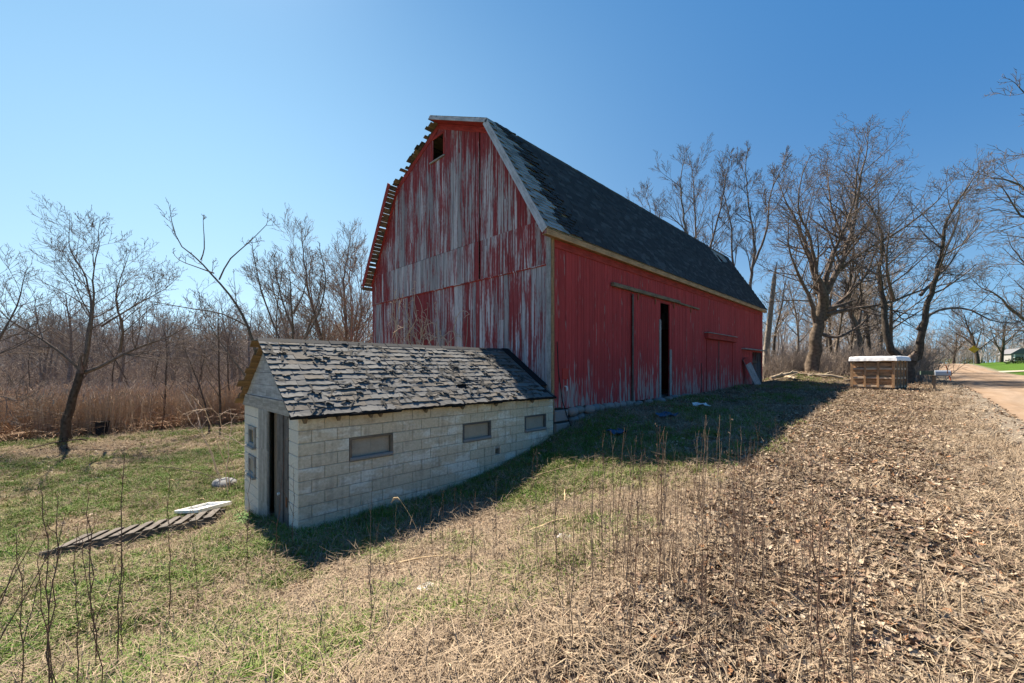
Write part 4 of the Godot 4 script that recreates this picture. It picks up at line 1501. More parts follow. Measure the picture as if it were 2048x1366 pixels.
func make_trees() -> void:
	var r := rng(50)
	# the open-grown tree left of the shed
	var o := opts({"kids": [5, 4, 4, 3], "wander": 0.15, "angle": 42.0, "thin": 0.007})
	tree_k = 0.0214
	tree_w = 1.06
	drawn_tree("fruit_tree", "spreading bare tree with leaning dark trunk on the lawn near the barrel", -27.86, 1.28, [
		[limb([[0, -6], [3, 25], [10, 70], [24, 115], [38, 150]], 0.2), 0.20, 0.13, 2, 0.7, 1.6],
		[limb([[36, 148], [30, 190], [26, 240], [24, 300], [0, 370], [-40, 430], [-52, 470]], -1.2), 0.085, 0.015, 13, 0.25, 2.4],
		[limb([[36, 150], [52, 200], [70, 250], [82, 310], [92, 370], [112, 410]], 1.0), 0.085, 0.015, 13, 0.25, 2.3],
		[limb([[40, 152], [70, 168], [110, 195], [150, 215], [185, 230], [230, 262]], -0.8), 0.085, 0.015, 14, 0.2, 2.5],
		[limb([[33, 150], [5, 190], [-40, 230], [-80, 262], [-120, 320]], 0.9), 0.065, 0.015, 11, 0.25, 2.2],
		[limb([[110, 195], [135, 250], [140, 300], [175, 360]], 1.4), 0.06, 0.015, 9, 0.2, 2.0],
		[limb([[70, 250], [110, 300], [150, 345]], -1.4), 0.05, 0.015, 8, 0.2, 2.0],
	], 1, o, 61, M.bark_dark, M.twig)
	# the tree whose trunk stands off to the left
	tree_k = 0.020
	tree_w = 1.0
	drawn_tree("fruit_tree", "low branching bare tree at the lawn edge left of the leaning trunk", -28.6, 5.2, [
		[limb([[0, 0], [5, 60], [15, 110]], 0.2), 0.2, 0.14, 1, 0.7, 1.5],
		[limb([[15, 110], [40, 200], [55, 300], [50, 400]], 0.6), 0.1, 0.02, 12, 0.2, 2.6],
		[limb([[15, 110], [70, 160], [130, 240], [160, 330]], -0.6), 0.1, 0.02, 12, 0.2, 2.4],
		[limb([[8, 70], [70, 90], [150, 120], [220, 110]], 0.5), 0.07, 0.015, 10, 0.2, 1.8],
		[limb([[10, 90], [-60, 170], [-90, 280]], 0.5), 0.09, 0.02, 9, 0.2, 2.4],
	], 1, o, 62, M.bark_dark, M.twig)
	# suckering stems behind the shed: long whips
	tree_k = 0.0172
	tree_w = 1.2
	var w := opts({"levels": 3, "kids": [3, 3, 3, 2], "wander": 0.1, "up": 0.1, "angle": 48.0, "thin": 0.009, "shrink": 0.5})
	drawn_tree("whip_tree", "few-branched bare tree with long curved whips leaning left behind the shed", -18.2, -4.4, [
		[limb([[0, 0], [8, 100], [0, 175], [-10, 235], [-40, 325], [-85, 400], [-120, 445], [-148, 475], [-163, 525]], 0.3), 0.10, 0.013, 6, 0.45, 1.6],
		[limb([[-85, 400], [-70, 450], [-40, 490], [-10, 535]], -0.5), 0.032, 0.011, 3, 0.3, 0.9],
		[limb([[-120, 445], [-108, 470], [-104, 525]], 0.3), 0.026, 0.011, 1, 0.5, 0.5],
		[limb([[-95, 415], [-130, 430], [-165, 445], [-182, 460]], -0.3), 0.028, 0.010, 2, 0.4, 0.6],
		[limb([[-25, 290], [-70, 320], [-120, 330], [-190, 345]], 0.8), 0.035, 0.010, 5, 0.3, 0.9],
		[limb([[8, 100], [-25, 180], [-60, 250], [-80, 310]], 0.9), 0.05, 0.012, 7, 0.3, 1.1],
	], 1, w, 63, M.bark_brown, M.twig)
	drawn_tree("whip_tree", "few-branched bare tree with straight twin stems beside the leaning whips", -18.9, -5.3, [
		[limb([[18, 0], [20, 110], [24, 200], [22, 300], [20, 390]], 0.2), 0.10, 0.022, 10, 0.4, 1.5],
		[limb([[24, 220], [48, 300], [62, 360], [66, 420]], -0.5), 0.055, 0.014, 7, 0.3, 1.0],
		[limb([[22, 280], [5, 360], [-5, 440]], 0.5), 0.05, 0.014, 7, 0.3, 1.0],
		[limb([[22, 250], [60, 270], [95, 300]], 0.6), 0.035, 0.01, 4, 0.3, 1.0],
		[limb([[-10, 0], [-4, 150], [2, 260], [12, 340], [30, 420]], 1.2), 0.06, 0.012, 8, 0.3, 1.2],
		[limb([[20, 200], [-12, 300], [-32, 390], [-38, 470]], 0.8), 0.055, 0.016, 7, 0.3, 1.0],
		[limb([[22, 230], [70, 320], [90, 400], [84, 470]], 0.3), 0.055, 0.016, 7, 0.3, 1.0],
		[limb([[20, 330], [40, 400], [36, 480]], -0.4), 0.035, 0.013, 4, 0.3, 0.8],
	], 2, w, 64, M.bark_brown, M.twig)
	# dense multi-stemmed tree by the barn's hidden corner
	var dense := opts({"kids": [6, 6, 6, 3], "wander": 0.12, "up": 0.08, "angle": 32.0, "thin": 0.009})
	tree_w = 1.0
	tree_k = 0.034
	drawn_tree("dense_tree", "dense fine-twigged bare tree with several stems beside the barn eave", -26.4, -10.3, [
		[limb([[0, -20], [-4, 80], [-20, 160], [-40, 240], [-50, 310]], 0.5), 0.2, 0.03, 15, 0.15, 3.6],
		[limb([[5, -20], [10, 90], [15, 180], [5, 270], [10, 330]], -1.5), 0.2, 0.03, 15, 0.15, 3.6],
		[limb([[0, 0], [30, 90], [45, 180], [50, 260]], 1.6), 0.16, 0.03, 15, 0.15, 3.4],
		[limb([[0, 10], [20, 110], [35, 200], [30, 290]], -2.0), 0.13, 0.03, 14, 0.15, 3.2],
		[limb([[-2, 5], [-25, 110], [-50, 200], [-70, 280]], -1.6), 0.13, 0.03, 14, 0.15, 3.2],
		[limb([[-3, 0], [-40, 80], [-75, 160], [-95, 240]], 1.0), 0.15, 0.03, 15, 0.15, 3.4],
	], 2, dense, 65, M.bark_brown, M.twig_pale)
	# behind the barn
	tree_k = 0.0467
	var tall := opts({"kids": [5, 6, 6, 3], "wander": 0.12, "up": 0.07, "angle": 34.0, "thin": 0.011})
	drawn_tree("tall_tree", "tall bare tree with upswept limbs rising behind the barn roof", -14.9, -38.8, [
		[limb([[0, 0], [2, 120], [-6, 230], [-12, 300], [-25, 380], [-30, 440]], 0.5), 0.34, 0.04, 12, 0.35, 4.2],
		[limb([[0, 190], [-35, 270], [-65, 350], [-75, 410]], -2.0), 0.16, 0.03, 11, 0.2, 3.6],
		[limb([[0, 200], [25, 290], [40, 370], [45, 430]], 2.0), 0.16, 0.03, 11, 0.2, 3.6],
		[limb([[0, 230], [10, 330], [10, 450]], -1.0), 0.14, 0.03, 10, 0.2, 3.6],
	], 1, tall, 66, M.bark_grey, M.twig)
	tree_k = 0.0443
	drawn_tree("tall_tree", "slender forked bare tree with winding stems beyond the barn's end", -10.5, -40.4, [
		[limb([[0, 0], [4, 110], [-4, 200], [4, 280], [-8, 350], [-18, 440]], 0.5), 0.24, 0.03, 10, 0.5, 2.8],
		[limb([[2, 120], [-20, 200], [-30, 270], [-28, 330], [-40, 400]], -1.2), 0.17, 0.03, 9, 0.4, 2.6],
		[limb([[2, 240], [25, 310], [28, 380], [45, 430]], 1.2), 0.12, 0.03, 9, 0.3, 2.6],
	], 1, tall, 67, M.bark_grey, M.twig)
	# snapped trunk
	var sn := MB.new()
	sn.tube(PackedVector3Array([Vector3(0, -0.3, 0), Vector3(0.15, 3.0, 0), Vector3(0.4, 6.0, 0.1), Vector3(0.75, 8.9, 0.1), Vector3(0.82, 9.3, 0.05), Vector3(0.95, 10.2, 0.1)]), PackedFloat32Array([0.25, 0.22, 0.19, 0.16, 0.10, 0.02]), 9, true, 0.1)
	var snag := thing("snag", "snapped bare trunk with splintered top beyond the barn's end", "tree", ground(-9.1, -39.0), deg_to_rad(45))
	part("trunk", sn.mesh(), M.bark_pale, snag)
	sn = MB.new()
	for i in 5: grow(sn, Vector3(0.3 + i * 0.1, 4.0 + i * 0.9, 0), Vector3(1 if i % 2 == 0 else -1, 0.3, 0.3).normalized(), 1.3, 0.04, 2, tall, r)
	part("crown", sn.mesh(), M.twig_pale, snag)
	# the big spreading tree beside the hump
	tree_k = 0.0318
	var big := opts({"kids": [6, 5, 4, 3], "wander": 0.14, "up": 0.045, "angle": 48.0, "thin": 0.009})
	drawn_tree("old_tree", "largest bare tree with vine-wrapped trunk and wide crown behind the brush hump", -5.16, -34.44, [
		[limb([[-4, -12], [2, 40], [8, 90], [16, 130], [20, 170]], 0.2), 0.44, 0.30, 2, 0.7, 3.0],
		[limb([[20, 165], [12, 220], [5, 270], [-10, 330], [-30, 385], [-35, 420]], -1.5), 0.22, 0.03, 17, 0.15, 3.4],
		[limb([[20, 165], [45, 215], [70, 290], [82, 370], [86, 430], [92, 470]], 1.0), 0.24, 0.03, 18, 0.15, 3.6],
		[limb([[22, 120], [60, 150], [100, 180], [145, 220], [180, 265], [205, 310]], -2.2), 0.20, 0.03, 16, 0.2, 3.4],
		[limb([[10, 100], [-15, 160], [-50, 210], [-75, 240], [-90, 290]], 1.8), 0.18, 0.03, 15, 0.2, 3.2],
		[limb([[20, 130], [70, 140], [130, 150], [190, 175], [250, 190]], 2.0), 0.15, 0.025, 12, 0.2, 3.2],
		[limb([[20, 170], [60, 260], [120, 330], [170, 400]], -2.8), 0.16, 0.03, 13, 0.2, 3.8],
		[limb([[16, 90], [40, 80], [75, 100], [100, 130]], 1.2), 0.13, 0.03, 8, 0.3, 2.4],
		[limb([[20, 168], [26, 260], [40, 340], [30, 420]], 2.6), 0.16, 0.03, 13, 0.2, 3.6],
		[limb([[10, 210], [-20, 290], [-60, 340], [-70, 390]], 2.0), 0.12, 0.03, 13, 0.2, 3.4],
		[limb([[45, 215], [90, 260], [150, 300], [200, 350]], 2.2), 0.12, 0.03, 13, 0.2, 3.4],
		[limb([[70, 290], [60, 370], [70, 450]], -1.5), 0.11, 0.03, 12, 0.2, 3.2],
	], 1, big, 68, M.bark_brown, M.twig)
	# forked tree at the crate
	tree_k = 0.0289
	drawn_tree("forked_tree", "bare tree forking low into two dark trunks right behind the pallet crate", -0.39, -32.85, [
		[limb([[-6, -14], [-4, 20], [-2, 50]], 0.1), 0.36, 0.30, 0, 0.9, 1.0],
		[limb([[-4, 45], [-22, 62], [-32, 90], [-30, 150], [-34, 220], [-20, 300], [-40, 380]], -1.2), 0.22, 0.03, 15, 0.35, 3.4],
		[limb([[0, 45], [15, 60], [14, 100], [20, 160], [36, 230], [45, 320], [80, 380]], 1.0), 0.21, 0.03, 15, 0.35, 3.6],
		[limb([[16, 110], [40, 145], [90, 150], [130, 125], [160, 120]], 1.2), 0.09, 0.02, 8, 0.3, 2.4],
		[limb([[24, 180], [70, 215], [120, 250], [170, 300]], -1.6), 0.10, 0.02, 11, 0.25, 3.0],
		[limb([[-30, 170], [-70, 230], [-90, 300]], 1.6), 0.10, 0.02, 10, 0.25, 2.8],
	], 3, big, 69, M.bark_dark, M.twig)
	tree_k = 0.0369
	drawn_tree("forked_tree", "bare tree with a slanting trunk between the big tree and the crate", -2.92, -39.5, [
		[limb([[0, -10], [-4, 50], [-12, 90], [-26, 130], [-34, 170]], 0.3), 0.20, 0.12, 3, 0.6, 2.4],
		[limb([[-12, 90], [2, 130], [12, 180], [8, 260]], -1.0), 0.13, 0.03, 10, 0.3, 3.0],
		[limb([[-34, 170], [-30, 230], [-45, 300]], 1.0), 0.11, 0.03, 10, 0.2, 3.0],
	], 1, big, 70, M.bark_grey, M.twig)
	# across the lane: crowns that reach in from the right
	tree_k = 0.0307
	drawn_tree("roadside_tree", "gnarled bare tree across the lane whose boughs hang in from the right", 8.4, -43.0, [
		[limb([[0, 0], [-6, 120], [-10, 240]], 0.3), 0.45, 0.34, 1, 0.8, 2.5],
		[limb([[-10, 230], [-70, 280], [-120, 330], [-170, 395], [-215, 410]], -0.6), 0.2, 0.03, 11, 0.3, 2.6],
		[limb([[-10, 240], [-70, 360], [-145, 480], [-215, 550]], 0.8), 0.2, 0.03, 9, 0.3, 2.6],
		[limb([[-8, 200], [-80, 240], [-140, 310], [-200, 320], [-235, 360]], 0.6), 0.17, 0.03, 11, 0.3, 2.4],
		[limb([[-10, 240], [30, 380], [60, 520]], 0.5), 0.22, 0.03, 8, 0.3, 3.0],
	], 1, opts({"kids": [4, 5, 4, 2], "wander": 0.24, "angle": 44.0, "thin": 0.013, "levels": 3}), 71, M.bark_grey, M.twig)
	tree_k = 0.0418
	drawn_tree("roadside_tree", "wide bare tree with a low sweeping bough over the lawn across the lane", 8.6, -54.0, [
		[limb([[-5, 0], [-12, 40], [-20, 80]], 0.2), 0.42, 0.34, 0, 0.9, 1.0],
		[limb([[-15, 60], [-60, 85], [-110, 115], [-150, 150], [-185, 165]], 0.4), 0.2, 0.03, 13, 0.2, 2.6],
		[limb([[-20, 75], [-45, 140], [-60, 200], [-90, 245]], -0.8), 0.2, 0.03, 13, 0.2, 3.0],
		[limb([[-20, 80], [0, 160], [20, 250]], 0.8), 0.2, 0.03, 12, 0.2, 3.4],
	], 1, big, 72, M.bark_grey, M.twig)
	# shared free-standing kinds
	var kinds := []
	for i in 4:
		kinds.append(free_tree(10.0 + i, 0.17 + 0.03 * i, opts({"kids": [6, 5, 5, 3], "levels": 3, "angle": 36.0, "thin": 0.013, "bare": 0.28 + 0.05 * i}), 80 + i, r.randf_range(-0.08, 0.08)))
	var round_kinds := []
	for i in 2:
		round_kinds.append(free_tree(7.0, 0.26, opts({"kids": [8, 6, 6, 3], "levels": 3, "angle": 44.0, "thin": 0.016, "bare": 0.2, "spread": 0.62}), 90 + i))
	for a in [[6.4, -94.0, 1.15, 0, "round bare tree with short trunk on the lawn by the drive"], [4.6, -112.0, 1.0, 1, "round bare tree beside the lane where it crests"], [9.5, -103.0, 1.1, 1, "round bare tree on the lawn below the far house"], [13.0, -88.0, 1.15, 0, "round bare tree higher up the lawn past the drive"]]:
		put_tree("lawn_tree", a[4], round_kinds[a[3]], M.bark_dark, M.twig, ground(a[0], a[1]), r.randf() * TAU, a[2])
	# saplings at the edge of the reeds
	var sap := []
	for i in 3:
		sap.append(free_tree(5.2, 0.06, opts({"kids": [5, 4, 4, 2], "levels": 3, "wander": 0.2, "angle": 44.0, "thin": 0.008, "bare": 0.22}), 95 + i, 0.1 - 0.1 * i))
	var spots := [[-31.5, -2.5], [-32.8, -3.9], [-38.8, -2.2], [-27.9, -4.6], [-32.1, -6.0], [-42.2, -1.6], [-37.4, -5.1], [-42.1, -0.4], [-43.9, -4.2], [-44.8, 3.8], [-39.5, 4.2], [-25.9, -3.8], [-36.1, -6.4]]
	for i in 13:
		var at := ground(spots[i][0], spots[i][1])
		put_tree("sapling", "thin bare sapling standing at the edge of the reeds", sap[i % 3], M.bark_dark, M.twig, at, r.randf() * TAU, r.randf_range(0.85, 1.3), "saplings along the reed bed")
	# single trunks one can tell apart in the wood past the barn
	for i in 26:
		var at: Vector3
		if i < 14: at = ground(r.randf_range(-17.0, 0.0), -r.randf_range(40.0, 64.0))
		else: at = ground(r.randf_range(-22.0, -3.0), -r.randf_range(42.0, 66.0))
		put_tree("wood_tree", ["grey-barked", "brown-barked", "pale-barked", "dark-barked"][i % 4] + " bare tree standing in the wood past the barn's far end", kinds[i % 4], [M.bark_grey, M.bark_brown, M.bark_pale, M.bark_dark][i % 4], M.twig_pale if i % 3 == 0 else M.twig_grey, at, r.randf() * TAU, r.randf_range(0.65, 1.05), "trees in the wood past the barn")
	# trees behind the reeds one can tell apart
	for i in 34:
		var d := r.randf_range(40.0, 64.0)
		var q := r.randf_range(-1.25, -0.30) * d
		put_tree("marsh_tree", "bare tree standing behind the reed bed", kinds[(i + 1) % 4], M.bark_grey, M.twig_grey, ground((q - d) / sqrt(2.0), -(q + d) / sqrt(2.0)), r.randf() * TAU, r.randf_range(0.6, 1.0), "trees behind the reed bed")
	# the far wood, one mass
	var far_kinds := []
	for i in 4:
		far_kinds.append(free_tree(10.0 + i, 0.16, opts({"kids": [5, 4, 3, 0], "levels": 3, "angle": 34.0, "thin": 0.022, "bare": 0.25}), 180 + i))
	for kk in 4:
		var one := MB.new()
		for m in [far_kinds[kk][0], far_kinds[kk][1]]:
			var a: Array = m.surface_get_arrays(0)
			var off := one.v.size()
			one.v.append_array(a[Mesh.ARRAY_VERTEX]); one.n.append_array(a[Mesh.ARRAY_NORMAL]); one.t.append_array(a[Mesh.ARRAY_TEX_UV]); one.c.append_array(a[Mesh.ARRAY_COLOR])
			for ii in a[Mesh.ARRAY_INDEX]: one.ix.append(ii + off)
		var where := []
		var cols := PackedColorArray()
		for i in 420:
			var d: float
			var q: float
			if i < 230:
				d = r.randf_range(62.0, 170.0)
				q = r.randf_range(-1.45, -0.25) * d
			elif i < 330:
				d = r.randf_range(52.0, 150.0)
				q = r.randf_range(0.3, 0.93) * d
			else:
				d = r.randf_range(105.0, 220.0)
				q = r.randf_range(0.98, 1.5) * d
			var at := ground((q - d) / sqrt(2.0), -(q + d) / sqrt(2.0))
			if at.x > -1.0 and at.x < 9.0 and at.z > -125.0: continue
			var sc := r.randf_range(0.75, 1.2) if i < 230 else r.randf_range(0.6, 1.05)
			where.append(Transform3D(Basis(Vector3.UP, r.randf() * TAU).scaled(Vector3(sc, sc, sc)), at))
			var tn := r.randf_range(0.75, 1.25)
			cols.append(Color(0.25 * tn, 0.215 * tn, 0.195 * tn))  # paled and greyed, the distance haze put into the colour
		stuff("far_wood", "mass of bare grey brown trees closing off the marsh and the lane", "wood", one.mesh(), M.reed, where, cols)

# ---------------------------------------------------------------- smaller things
func bent(a: Vector3, c: Vector3, sag: float, n: int, r: RandomNumberGenerator, jig: float) -> PackedVector3Array:
	var p := PackedVector3Array()
	for i in n + 1:
		var f := float(i) / n
		p.append(a.lerp(c, f) + Vector3(r.randf_range(-jig, jig), sag * 4.0 * f * (1.0 - f) + r.randf_range(-jig, jig), r.randf_range(-jig, jig)))
	return p

func taper(n: int, a: float, c: float) -> PackedFloat32Array:
	var p := PackedFloat32Array()
	for i in n + 1: p.append(lerpf(a, c, float(i) / n))
	return p

func make_things() -> void:
	var r := rng(700)
	make_crate()
	make_mailbox()
	make_pallet()
	# panel of old siding leaning by the hatch
	var b := MB.new()
	var lean := thing("leaning_panel", "grey wooden panel with red paint at its top leaning by the barn hatch", "panel", ground(-6.3, -25.5))
	var foot := ground(-6.25, -25.55) + Vector3(0, -0.02, 0)
	var top := Vector3(-6.80, 2.12, -25.15)
	var along := (top - foot).normalized()
	var across := Vector3(0.25, 0.05, -1).normalized()
	across = (across - along * across.dot(along)).normalized()
	for k in 4:
		b = MB.new()
		b.bar((foot + top) * 0.5 + across * (k - 1.5) * 0.155, Vector3(foot.distance_to(top) - 0.03 * (k % 2), 0.148, 0.025), Basis(along, across, along.cross(across)), 0.004, Vector2(k * 0.3, 0))
		partw("plank", b, M.grey_wood, lean)
	b = MB.new()
	b.bar(top - along * 0.16 + along.cross(across) * -0.018, Vector3(0.34, 0.60, 0.008), Basis(along, across, along.cross(across)))
	b.bar(top - along * 0.16 + along.cross(across) * 0.018, Vector3(0.34, 0.60, 0.008), Basis(along, across, along.cross(across)))
	partw("painted_strip", b, M.red_trim, lean)
	# white tray on the grass
	var tray := thing("plastic_tray", "white shallow plastic tray lying on the grass near the shed door", "tray", ground(-11.3, -1.55) + Vector3(0, 0.02, 0), deg_to_rad(20))
	b = MB.new()
	b.bar(Vector3(0, 0.03, 0), Vector3(1.0, 0.02, 0.66))
	part("base", b.mesh(), M.white, tray)
	b = MB.new()
	for s in [-1.0, 1.0]:
		b.bar(Vector3(0, 0.075, s * 0.35), Vector3(1.08, 0.10, 0.07), Basis.IDENTITY, 0.01)
		b.bar(Vector3(s * 0.52, 0.075, 0), Vector3(0.63, 0.10, 0.07), Basis(Vector3(0, 0, 1), Vector3.UP, Vector3(-1, 0, 0)), 0.01)
	part("rim", b.mesh(), M.white, tray)
	tray.rotation = Vector3(-0.03, deg_to_rad(20), 0.17)
	tray.position.y += 0.10
	tray.scale = Vector3(0.84, 0.7, 0.9)
	# boulder
	var rk := solo("boulder", stone_mesh(911), M.stone_b, Transform3D(Basis(Vector3.UP, 0.6).scaled(Vector3(0.40, 0.17, 0.30)), ground(-14.0, -2.4) + Vector3(0, 0.02, 0)))
	tag(rk, "grey fieldstone half sunk in the grass behind the white tray", "rock")
	# barrel and the post by the reeds
	var bar := thing("barrel", "black open-topped barrel standing at the lawn edge before the reeds", "barrel", ground(-29.2, 0.1), 0.0)
	b = MB.new()
	b.tube(PackedVector3Array([Vector3(0, 0, 0), Vector3(0, 0.05, 0), Vector3(0, 0.35, 0), Vector3(0, 0.68, 0), Vector3(0, 0.7, 0), Vector3(0, 0.12, 0)]), PackedFloat32Array([0.24, 0.25, 0.265, 0.275, 0.25, 0.22]), 18, true)
	part("body", b.mesh(), M.rubber, bar)
	b = MB.new()
	b.tube(PackedVector3Array([Vector3(0, 0.64, 0), Vector3(0, 0.66, 0), Vector3(0, 0.71, 0)]), PackedFloat32Array([0.275, 0.295, 0.295]), 18)
	part("rim", b.mesh(), M.rubber, bar)
	var post := thing("stub_post", "dark weathered stub of a post at the edge of the reeds", "post", ground(-29.7, -4.3))
	b = MB.new()
	b.tube(PackedVector3Array([Vector3(0, -0.2, 0), Vector3(0.02, 0.4, 0), Vector3(0.0, 0.8, 0.01), Vector3(0.03, 0.9, 0)]), PackedFloat32Array([0.12, 0.11, 0.10, 0.05]), 8, true, 0.08)
	part("stub", b.mesh(), M.dark_wood, post)
	# bare vine rambling over the low gable
	var vine := thing("bare_vine", "tangle of tan leafless vine hanging on the barn gable above the shed", "vine", ground(-12.0, -8.0))
	for k in 46:
		var x0 := r.randf_range(-14.6, -9.3)
		if k < 32: x0 = r.randf_range(-14.2, -11.2)
		var y0 := r.randf_range(1.4, 3.3)
		var p := Vector3(x0, y0, BZ1 + r.randf_range(0.1, 0.9))
		var d := Vector3(r.randf_range(-0.7, 0.7), r.randf_range(0.2, 1.0), 0.10).normalized()
		var pts := PackedVector3Array([p])
		var n := r.randi_range(5, 9)
		b = MB.new()
		var curl := r.randf_range(-0.35, 0.35)
		for i in n:
			d = d.rotated(Vector3(0, 0, 1), curl + r.randf_range(-0.25, 0.25))
			d.z = r.randf_range(-0.12, 0.2)
			p += d.normalized() * r.randf_range(0.14, 0.24)
			p.z = clampf(p.z, BZ1 + 0.08, BZ1 + 1.15)
			pts.append(p)
			if r.randf() < 0.6:
				var q := p + Vector3(r.randf_range(-0.25, 0.25), r.randf_range(-0.2, 0.25), r.randf_range(0.0, 0.12))
				b.tube(PackedVector3Array([p, (p + q) * 0.5 + Vector3(0, 0.02, 0.01), q]), PackedFloat32Array([0.009, 0.008, 0.005]), 4)
		b.tube(pts, taper(n, 0.016, 0.007), 5)
		partw("stem", b, M.vine, vine)
	for k in 5:
		b = MB.new()
		var x0 := -13.8 + k * 0.8
		b.tube(bent(Vector3(x0, height(x0, -8.2) - 0.1, -8.2), Vector3(x0 + r.randf_range(-0.3, 0.3), 2.4 + r.randf(), -8.34), 0.0, 7, r, 0.04), taper(7, 0.022, 0.012), 6)
		partw("stem", b, M.bark_pale, vine)
	# brambles arching left of the shed
	var bram := thing("bramble", "pale arching bramble canes beside the shed's left corner", "bramble", ground(-12.6, -3.6))
	for k in 16:
		b = MB.new()
		var a := ground(-12.6 + r.randf_range(-1.8, 1.4), -3.6 + r.randf_range(-1.5, 1.5))
		var e := a + Vector3(r.randf_range(-1.4, 1.4), r.randf_range(1.2, 2.9), r.randf_range(-0.8, 1.3))
		var pts := bent(a, e, r.randf_range(0.2, 0.7), 8, r, 0.05)
		b.tube(pts, taper(8, 0.012, 0.005), 5)
		for j in 4:
			var p0 := pts[3 + j]
			b.tube(bent(p0, p0 + Vector3(r.randf_range(-0.5, 0.5), r.randf_range(-0.1, 0.4), r.randf_range(-0.5, 0.5)), 0.06, 3, r, 0.02), taper(3, 0.006, 0.004), 4)
		partw("cane", b, M.vine if k % 2 == 0 else M.twig_pale, bram)
	# fallen logs and sticks by the hump and along the reeds
	var logs := [[-5.9, -30.2, -5.2, -29.0, 0.09, "crooked fallen limb"], [-4.9, -30.8, -3.2, -31.2, 0.10, "long straight log"], [-5.4, -31.2, -3.9, -30.4, 0.06, "thin fallen branch"], [-6.6, -29.8, -6.0, -30.6, 0.11, "short split log"], [-6.3, -30.3, -5.5, -31.5, 0.10, "pale barkless log"], [-3.0, -30.2, -2.0, -31.4, 0.06, "dark crooked stick"], [-6.2, -29.4, -4.9, -28.7, 0.05, "low curved branch"]]
	for l in logs:
		b = MB.new()
		var a := ground(l[0], l[1]) + Vector3(0, l[4] * 0.8, 0)
		var e := ground(l[2], l[3]) + Vector3(0, l[4] * 0.8 + 0.06, 0)
		var pts := bent(a, e, 0.05, 6, r, 0.03)
		var mid := pts[3]
		b.tube(pts, taper(6, l[4], l[4] * 0.7), 8, true, 0.06)
		b.tube(bent(mid, mid + Vector3(0.35, 0.25, -0.3), 0.03, 3, r, 0.02), taper(3, l[4] * 0.5, l[4] * 0.25), 6)
		tag(solo("fallen_log", b.mesh(), M.dead_wood if l[4] > 0.07 else M.bark_brown), l[5] + " on the leafy hump past the barn", "log")
	for l in [[-31.2, -1.8, -29.6, -3.0, 0.07, "dark fallen limb lying at the edge of the reeds"], [-26.8, 0.6, -25.0, 2.2, 0.035, "thin stick lying under the leaning tree"], [-18.0, -1.2, -13.2, -2.6, 0.012, "long thin bare branch lying arched over the lawn"]]:
		b = MB.new()
		b.tube(bent(ground(l[0], l[1]) + Vector3(0, 0.08, 0), ground(l[2], l[3]) + Vector3(0, 0.1, 0), 0.12, 8, r, 0.03), taper(8, l[4], l[4] * 0.5), 7, true, 0.05)
		tag(solo("fallen_branch", b.mesh(), M.bark_dark), l[5], "branch")
	# scraps lying about
	for s in [[-5.24, -8.91, 0.22, "blue", "blue scrap of plastic in the shade nearer the barn corner", "plastic_scrap"], [-4.8, -10.75, 0.26, "blue", "crumpled blue plastic in the shade before the sliding doors", "plastic_scrap"], [-5.0, -13.6, 0.24, "white", "white paper scrap in the shade before the sliding doors", "paper_scrap"], [-2.35, 0.55, 0.11, "white", "torn pale scrap lying in the dry grass below the shed shadow", "paper_scrap"], [-3.05, -2.0, 0.08, "white", "crumpled white litter beside a broken stick", "paper_scrap"], [-2.6, -3.4, 0.09, "white", "small white litter on the leaf covered slope", "paper_scrap"]]:
		b = MB.new()
		var n := 5
		var pts := []
		for j in n:
			for i in n:
				pts.append(Vector3((i - 2) * s[2] * 0.5 + r.randf_range(-0.2, 0.2) * s[2], 0.03 + r.randf_range(0.0, 0.5) * s[2], (j - 2) * s[2] * 0.4 + r.randf_range(-0.2, 0.2) * s[2]))
		for j in n - 1:
			for i in n - 1:
				b.tri(pts[j * n + i], pts[j * n + i + 1], pts[j * n + n + i])
				b.tri(pts[j * n + i + 1], pts[j * n + n + i + 1], pts[j * n + n + i])
		tag(solo(s[5], b.mesh(), M[s[3]], Transform3D(Basis(Vector3.UP, r.randf() * TAU), ground(s[0], s[1]))), s[4], "litter")
	# sticks on the near slope
	for l in [[-4.35, -2.3, -3.75, -2.75, 0.013, "bark-stripped stick on the sunny slope"], [-4.0, -5.2, -4.35, -5.65, 0.014, "short pale stick on the sunny rise by the barn corner"], [-5.6, -6.0, -5.0, -6.8, 0.009, "thin straw coloured stick poking up by the shed wall"], [-3.4, -3.6, -3.1, -4.1, 0.016, "stubby broken stick among the leaves"]]:
		b = MB.new()
		b.tube(bent(ground(l[0], l[1]) + Vector3(0, 0.04, 0), ground(l[2], l[3]) + Vector3(0, 0.07, 0), 0.02, 5, r, 0.006), taper(5, l[4], l[4] * 0.6), 6, true)
		tag(solo("stick", b.mesh(), M.straw), l[5], "stick")
	# far side of the lane: sign, house, low shrubs, marker
	var sign := thing("road_sign", "yellow diamond road sign on a post far along the lane", "sign", ground(5.6, -88.0), deg_to_rad(10))
	b = MB.new()
	b.bar(Vector3(0, 1.2, 0), Vector3(2.4, 0.06, 0.06), Basis(Vector3.UP, Vector3.LEFT, Vector3.BACK))
	part("post", b.mesh(), M.galv, sign)
	b = MB.new()
	b.bar(Vector3(0, 2.2, 0.045), Vector3(0.78, 0.78, 0.012), Basis(Vector3(0.7071, 0.7071, 0), Vector3(-0.7071, 0.7071, 0), Vector3.BACK))
	part("panel", b.mesh(), M.yellow, sign)
	var stake := thing("marker_stake", "leaning orange marker stake on the lane edge past the mailbox", "marker", ground(1.55, -40.0))
	b = MB.new()
	b.tube(PackedVector3Array([Vector3(0, -0.1, 0), Vector3(-0.12, 0.5, 0), Vector3(-0.25, 1.0, 0)]), PackedFloat32Array([0.035, 0.035, 0.03]), 6, true)
	part("shaft", b.mesh(), M.orange, stake)
